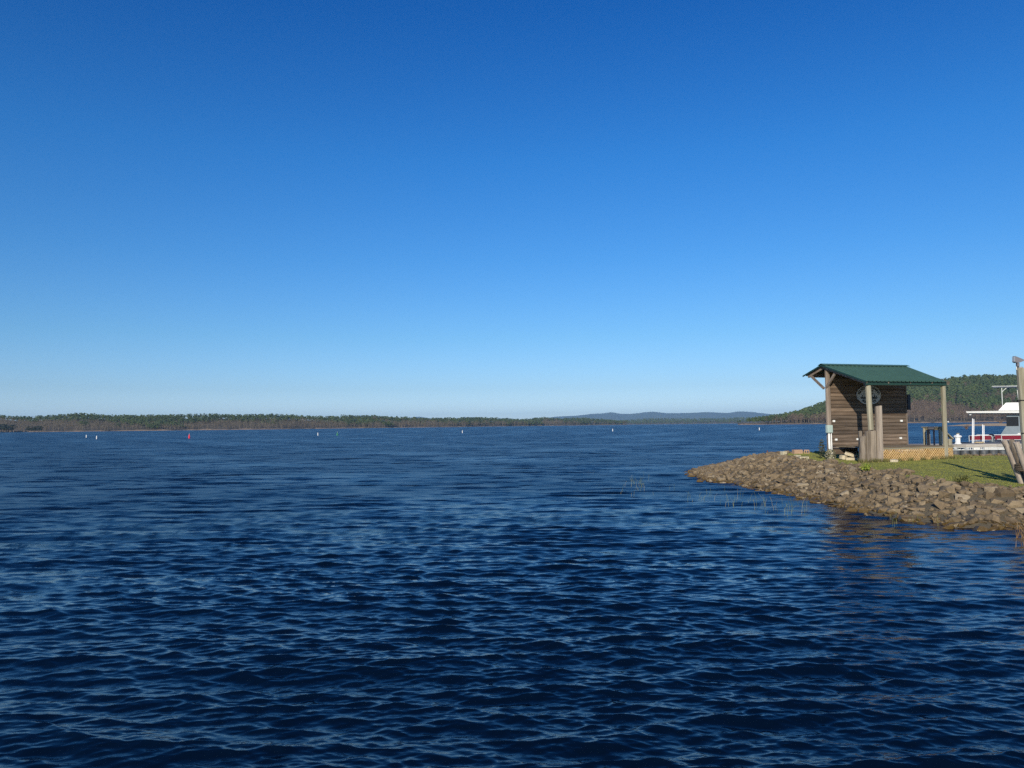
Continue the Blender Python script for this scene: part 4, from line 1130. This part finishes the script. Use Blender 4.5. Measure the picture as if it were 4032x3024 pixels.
def shore(stations, nv, ncol, beach=7.0, seed=0, noise_amp=3.0):
    """terrain strip from stations (px, silhouette y, shore Y, ridge Y, tree height); returns sampler"""
    st = np.array(stations, float)
    tt = np.array([tdir(p) for p in st[:, 0]])
    ridge = np.array([zpix(p, y, ry) for p, y, _, ry, _ in stations]) - st[:, 4] * 0.80
    ridge = np.maximum(ridge, 1.2)
    def height(t_, Y):
        ys = np.interp(t_, tt, st[:, 2]) + (vnoise(t_ * 900, Y * 0, 0.05, seed + 1) - 0.5) * 40
        yr = np.interp(t_, tt, st[:, 3]); zr = np.interp(t_, tt, ridge)
        s = (Y - ys) / np.maximum(yr - ys, 1)
        prof = np.interp(s, [-0.3, 0, 0.12, 0.55, 1.0, 1.5], [-0.25, 0.0, 0.06, 0.50, 1.0, 0.75])
        z = zr * prof + np.clip((Y - ys) / beach, 0, 1) * 0.9
        z += (vnoise(t_ * 900, Y, 0.03, seed + 2) - 0.5) * noise_amp * np.clip(s * 3, 0, 1) * np.clip(zr / 12, 0.15, 1)
        return z, s, ys, yr
    ts = np.linspace(tt[0], tt[-1], ncol)
    vv = np.concatenate([[-0.02, 0.0, 0.01, 0.025], np.linspace(0.05, 1.35, nv)])
    T, S = np.meshgrid(ts, vv)
    _, _, ys, yr = height(T.ravel(), T.ravel() * 0)
    Y = ys + S.ravel() * (yr - ys)
    z, _, _, _ = height(T.ravel(), Y)
    ii = np.arange(len(vv) - 1)[:, None] * ncol + np.arange(ncol - 1)[None, :]
    o = mesh_np('far_shore', np.stack([T.ravel() * Y, Y, z], 1), np.stack([ii, ii + 1, ii + ncol + 1, ii + ncol], -1).reshape(-1, 4), M_SHORE, smooth=True)
    tag(o, kind='structure')
    return height, tt[0], tt[-1], st, tt
def scatter(sh, spacing, seed, s0=0.0, s1=1.12, inset=6.0):
    height, t0, t1, st, tt = sh
    r = np.random.default_rng(seed)
    ymin, ymax = st[:, 2].min() - 15, (st[:, 3] + (st[:, 3] - st[:, 2]) * 0.12).max()
    n = int((t1 - t0) * (ymax ** 2 - ymin ** 2) / 2 / spacing ** 2 * 1.0)
    Y = np.sqrt(r.uniform(ymin ** 2, ymax ** 2, n)); t_ = r.uniform(t0, t1, n)
    z, s, ys, yr = height(t_, Y)
    k = (Y > ys + inset) & (s < s1) & (s >= s0)
    th = np.interp(t_, tt, st[:, 4])
    return t_[k], Y[k], z[k], s[k], th[k], (Y - ys)[k]

# --- wooded hill on the right
hill_st = [(2905, 1668, 1005, 1015, 4), (2935, 1664, 1000, 1020, 5), (2960, 1655, 990, 1030, 8), (3000, 1652, 985, 1040, 9), (3060, 1640, 975, 1080, 11), (3100, 1634, 960, 1110, 12), (3150, 1622, 945, 1140, 12), (3200, 1607, 925, 1170, 12.5),
           (3250, 1590, 910, 1200, 12.5), (3320, 1567, 905, 1240, 13), (3420, 1536, 920, 1290, 13), (3570, 1508, 950, 1330, 13), (3715, 1495, 985, 1370, 13), (3800, 1483, 1000, 1390, 13), (3870, 1480, 990, 1400, 13), (3950, 1482, 960, 1400, 13), (4100, 1478, 900, 1400, 13), (4250, 1480, 860, 1400, 13)]
hill = shore(hill_st, 30, 260, seed=40)
t_, Y, z, s, th, inn = scatter(hill, 6.0, 3)
r = np.random.default_rng(8)
pxs = t_ * 3030 + 2016
patch = vnoise(t_ * 900, Y, 0.022, 51) * 0.6 + vnoise(t_ * 900, Y, 0.06, 52) * 0.4
pb_ = np.interp(pxs, [2900, 3050, 3260, 3420, 3560, 3950, 4200], [0.15, 0.05, 0.02, 0.22, 0.42, 0.38, 0.2])       # how far up the bare trees reach
bare = patch < np.clip(0.52 + (pb_ - s) * 1.1, 0.16, 0.97)
M_ = ~bare
def stuff_woods(name, label, mats, arrays):
    (tv, tf, thh), (cv, cf, ch) = arrays
    rt = mesh_np(name, cv, cf, mats[1], attrs={'hue': ch})
    tag(rt, label, 'woods', kind='stuff')
    tr = mesh_np('trunks', tv, tf, mats[0], rt); tag(tr, kind='stuff')
pos = np.stack([t_ * Y, Y, z], 1)
hg = th * r.uniform(0.75, 1.12, len(th))
hue = np.clip(r.normal(0.45, 0.2, len(th)) + (vnoise(t_ * 900, Y, 0.05, 60) - 0.5) * 0.5, 0, 1)
PT = [pine_template(200 + k, 6) for k in range(7)]; BT = [bare_template(300 + k, 46) for k in range(6)]
print('HILL trees', M_.sum(), bare.sum())
stuff_woods('pine_woods', 'dense green pine woods covering the hill behind the shelter', (M_BARK, M_PINE), plant_forest(pos[M_], hg[M_], np.full(M_.sum(), 1.15), hue[M_], PT, 1))
stuff_woods('bare_woods', 'leafless brown woods on the lower slope behind the shelter', (M_BARK, M_BARE), plant_forest(pos[bare], hg[bare] * 0.9, np.full(bare.sum(), 1.25), hue[bare], BT, 2))
# three pines one can tell apart on the point
for (px, py0, py1, Yt, lab, sd_) in ((3029, 1667, 1637, 985, 'round crowned pine standing alone at the left end of the wooded point', 1), (3057, 1664, 1634, 1030, 'pine with a bare stem poking above the trees of the point, left of two', 2),
                                     (3074, 1662, 1630, 1060, 'pine with a dark tuft crown on the point, right of two', 3)):
    h_ = (py0 - py1) / 3030 * Yt; x_ = tdir(px) * Yt
    z_ = float(hill[0](np.array([tdir(px)]), np.array([Yt * 1.0]))[0][0])
    T, C = pine_template(700 + sd_, 11, 0.42)
    rt = empty('pine_tree', (x_, Yt, z_)); tag(rt, lab, 'tree', 'pines on the wooded point')
    sc_ = np.array([h_ * 1.5, h_ * 1.5, h_])
    mesh_np('trunk', np.array(T[0]) * sc_, np.array(T[1]), M_BARK, rt)
    mesh_np('crown', np.array(C[0]) * sc_, np.array(C[1]), M_PINE, rt, attrs={'hue': np.array(C[2]) * 0.5 + 0.1})

# --- wooded left shore
left_px = [-260, -100, 0, 68, 135, 217, 294, 325, 384, 452, 542, 678, 814, 995, 1080, 1200, 1280, 1348, 1448, 1522, 1587, 1646, 1746, 1820, 1895, 1970, 2044, 2100, 2136, 2217, 2298, 2380, 2434, 2470]
left_y = [1640, 1638, 1637, 1643, 1645, 1639, 1631, 1631, 1635, 1638, 1639, 1635, 1635, 1637, 1636, 1640, 1644, 1641, 1641, 1645, 1644, 1650, 1652, 1649, 1647, 1651, 1655, 1651, 1647, 1651, 1648, 1654, 1660, 1666]
left_Y = np.interp(left_px, [-260, 0, 500, 1000, 1500, 1800, 2100, 2470], [1080, 1080, 1120, 1230, 1480, 1700, 2200, 2900])
left_st = [(p, y, Y_, Y_ + np.interp(p, [0, 300, 700, 1200, 2000, 2470], [150, 170, 150, 130, 120, 60]), np.interp(p, [0, 1000, 1500, 2470], [8.0, 8.5, 10.5, 14.0])) for p, y, Y_ in zip(left_px, left_y, left_Y)]
lsh = shore(left_st, 12, 420, seed=70, noise_amp=2.0)
t_, Y, z, s, th, inn = scatter(lsh, 5.0, 13, inset=3.0)
pxs = t_ * 3030 + 2016
patch = vnoise(t_ * 900, Y, 0.012, 81) * 0.5 + vnoise(t_ * 900, Y, 0.05, 82) * 0.5
up_ = np.interp(pxs, [0, 300, 700, 1000, 1600, 2300], [0.75, 0.6, 0.40, 0.38, 0.35, 0.35])
bare = patch < np.clip(0.50 + (up_ - s) * 0.6, 0.15, 0.78)
pos = np.stack([t_ * Y, Y, z], 1); hg = th * r.uniform(0.75, 1.15, len(th))
hue = np.clip(r.normal(0.38, 0.2, len(th)) + (vnoise(t_ * 900, Y, 0.05, 83) - 0.5) * 0.5, 0, 1)
PT2 = [pine_template(400 + k, 3) for k in range(6)]; BT2 = [bare_template(500 + k, 26, 3) for k in range(6)]
print('LEFT trees', (~bare).sum(), bare.sum())
M_ = ~bare
stuff_woods('pine_woods', 'dark green pines along the top of the left shore', (M_BARK, M_PINE), plant_forest(pos[M_], hg[M_], np.full(M_.sum(), 1.45), hue[M_], PT2, 3))
stuff_woods('bare_woods', 'grey brown leafless trees along the water of the left shore', (M_BARK, M_BARE2), plant_forest(pos[bare], hg[bare] * 0.92, np.full(bare.sum(), 1.6), hue[bare], BT2, 4))
rc = np.random.default_rng(77)
tt_ = np.concatenate([rc.uniform(tdir(-120), tdir(58), 70), rc.uniform(tdir(105), tdir(165), 26)]); Yc = rc.uniform(1040, 1062, 96)
shaded_trees = plant_forest(np.stack([tt_ * Yc, Yc, np.full(96, 0.2)], 1), rc.uniform(7, 11, 96) * np.where(np.arange(96) < 70, 1.05, 0.75), np.full(96, 1.9), np.full(96, 0.02), PT2, 9)
stuff_woods('shade_toned_woods', 'trees with shade painted into their colour on the point at the far left end of the shore', (M_BARK, ramp_mat('shade_toned_needles', 'hue', [(0.0, (0.008, 0.016, 0.010)), (1.0, (0.016, 0.030, 0.016))], 0.9)), shaded_trees)  # clump on the shaded point, its shade is put into the needle colour
# --- low far shore in the middle
mid_st = [(p, y, 4200, 4400, 14) for p, y in ((2380, 1666), (2434, 1657), (2500, 1652), (2570, 1648), (2700, 1649), (2815, 1648), (2870, 1647), (2922, 1645), (2980, 1646), (3060, 1646), (3160, 1644))]
msh = shore(mid_st, 6, 120, beach=30, seed=90, noise_amp=3)
t_, Y, z, s, th, inn = scatter(msh, 13.0, 17)
pos = np.stack([t_ * Y, Y, z], 1)
stuff_woods('pine_woods', 'hazy blue green woods on the low far shore below the mountains', (M_BARK, M_PINE), plant_forest(pos, th * r.uniform(0.8, 1.15, len(th)), np.full(len(th), 1.7), np.clip(r.normal(0.5, 0.2, len(th)), 0, 1), PT2, 5))

# --- mountains
mt = [(1300, 1660), (1368, 1642), (1423, 1636), (1462, 1638), (1537, 1645), (1575, 1650), (1622, 1643.6), (1651, 1640.7), (1706, 1648.6), (1746, 1647), (1806, 1647), (1875, 1641.7), (1910, 1648.6), (1960, 1648.6), (1985, 1647), (2014, 1650.6), (2080, 1658), (2140, 1648),
      (2163, 1644), (2217, 1638.6), (2271, 1637), (2325, 1630.5), (2380, 1627.7), (2407, 1622.9), (2445, 1630), (2488, 1630), (2520, 1626), (2575, 1621), (2624, 1627), (2678, 1626.6), (2787, 1622.9), (2868, 1626), (2911, 1620), (2965, 1623), (3058, 1633), (3112, 1637), (3250, 1640), (3500, 1648), (3900, 1655)]
MY = 13500.0
mt_t = np.array([tdir(p) for p, _ in mt]); mt_z = np.array([zpix(p, y, MY) for p, y in mt])
ts = np.linspace(mt_t[0], mt_t[-1], 420); dv = np.linspace(-1, 1, 31)
T, D = np.meshgrid(ts, dv)
zr = np.interp(T, mt_t, mt_z) + (vnoise(T * 4000, T * 0, 0.05, 5) - 0.5) * 5
Z = zr * np.cos(np.clip(D, -1, 1) * np.pi / 2) ** 1.3
Yd = MY + D * 1500
Z = Z * (1.0 + 0.30 * (vnoise(T * 5000, Yd, 0.004, 6) - 0.6) * (1 - np.exp(-(D * 3) ** 2))) - 3 * np.abs(D)
ii = np.arange(len(dv) - 1)[:, None] * len(ts) + np.arange(len(ts) - 1)[None, :]
t = NT('mountain_woods')
gp = t.node('ShaderNodeNewGeometry'); nn = t.noise(gp.outputs['Position'], 0.006, 6, 0.6)
t.set('Base Color', t.ramp(nn.outputs[0], [(0.35, (0.022, 0.038, 0.020)), (0.65, (0.050, 0.052, 0.034))])); t.set('Roughness', 0.95)
mo = mesh_np('mountains', np.stack([(T * Yd).ravel(), Yd.ravel(), Z.ravel()], 1), np.stack([ii, ii + 1, ii + len(ts) + 1, ii + len(ts)], -1).reshape(-1, 4), t.m, smooth=True)
tag(mo, kind='structure')

# --- sandbar, drowned bushes, small white boat on the far beach
sb = []
c0 = uz(3950, 1677, 0.0)
gxx, gyy = np.meshgrid(np.linspace(-1, 1, 40), np.linspace(-1, 1, 14))
q = np.clip(1 - (gxx ** 2 + gyy ** 2), -0.3, 1)
ii = np.arange(13)[:, None] * 40 + np.arange(39)[None, :]
so = mesh_np('sandbar', np.stack([(gxx * 16).ravel(), (gyy * 22 + 6).ravel(), (q * 0.95 + (vnoise(gxx * 16, gyy * 22, 0.3, 2) - .5) * .2).ravel()], 1), np.stack([ii, ii + 1, ii + 41, ii + 40], -1).reshape(-1, 4), plain('pale_sand', (0.46, 0.33, 0.19), 0.95, 0.2, 0.4), smooth=True)
so.location = (c0.x + 8, c0.y + 14, 0.0); tag(so, kind='structure')
def dead_bush(px, py, zb, h, w, lab, seed):
    c = uz(px, py, 0.0); r_l = random.Random(seed)
    root = empty('dead_bush', (c.x, c.y, zb)); tag(root, lab, 'bush')
    mb = MB()
    for k in range(26):
        a = r_l.uniform(0, 6.28); l = r_l.uniform(0.4, 1.0)
        p1 = (math.cos(a) * w * l, math.sin(a) * w * l * 0.6, h * r_l.uniform(0.35, 1.0)); pm = (p1[0] * 0.35, p1[1] * 0.35, p1[2] * 0.5)
        mb.tube([(0, 0, -0.3), pm, p1], [0.06, 0.04, 0.012], 4, caps=False)
    mb.build('branches', M_BARE_PLAIN, root)
M_BARE_PLAIN = plain('dead_wood', (0.12, 0.08, 0.055), 0.9, 0.3, 3)
dead_bush(3806, 1690, 0.0, 1.7, 1.5, 'leafless bush drowned in the lake behind the pontoon boat', 1)
dead_bush(3938, 1672, 0.6, 3.6, 4.2, 'spreading leafless bush on the sandbar beside the houseboat', 2)
hc = tdir(3733)
wb = empty('white_boat', (hc * 992, 992.0, 0.25), 0.3); tag(wb, 'tiny white boat on the far beach right of the shelter post', 'boat')
MB().hexa([(-0.9, -0.5, 0), (0.9, -0.5, 0), (0.9, 0.5, 0), (-0.9, 0.5, 0), (-1.3, -0.7, 0.8), (1.3, -0.7, 0.8), (1.3, 0.7, 0.8), (-1.3, 0.7, 0.8)]).build('hull', M_WHITE, wb)
MB().hexa([(-0.7, -0.5, 0.8), (0.6, -0.5, 0.8), (0.6, 0.5, 0.8), (-0.7, 0.5, 0.8), (-0.5, -0.4, 1.5), (0.5, -0.4, 1.5), (0.5, 0.4, 1.5), (-0.5, 0.4, 1.5)]).build('cabin', M_WHITE, wb)

# ---------------------------------------------------------------- haze
hz = bpy.data.materials.new('haze_air'); hz.use_nodes = True
hz.node_tree.nodes.clear()
ho = hz.node_tree.nodes.new('ShaderNodeOutputMaterial'); hv = hz.node_tree.nodes.new('ShaderNodeVolumePrincipled')
hv.inputs['Color'].default_value = (0.42, 0.70, 1.0, 1); hv.inputs['Density'].default_value = HAZE
hv.inputs['Anisotropy'].default_value = 0.0
hz.node_tree.links.new(hv.outputs[0], ho.inputs['Volume'])
ha = MB().box(-15000, 15000, -300, 16500, -3.0, 262.0).build('haze', hz)
tag(ha, 'thin blue winter haze over the lake', 'haze', kind='stuff')
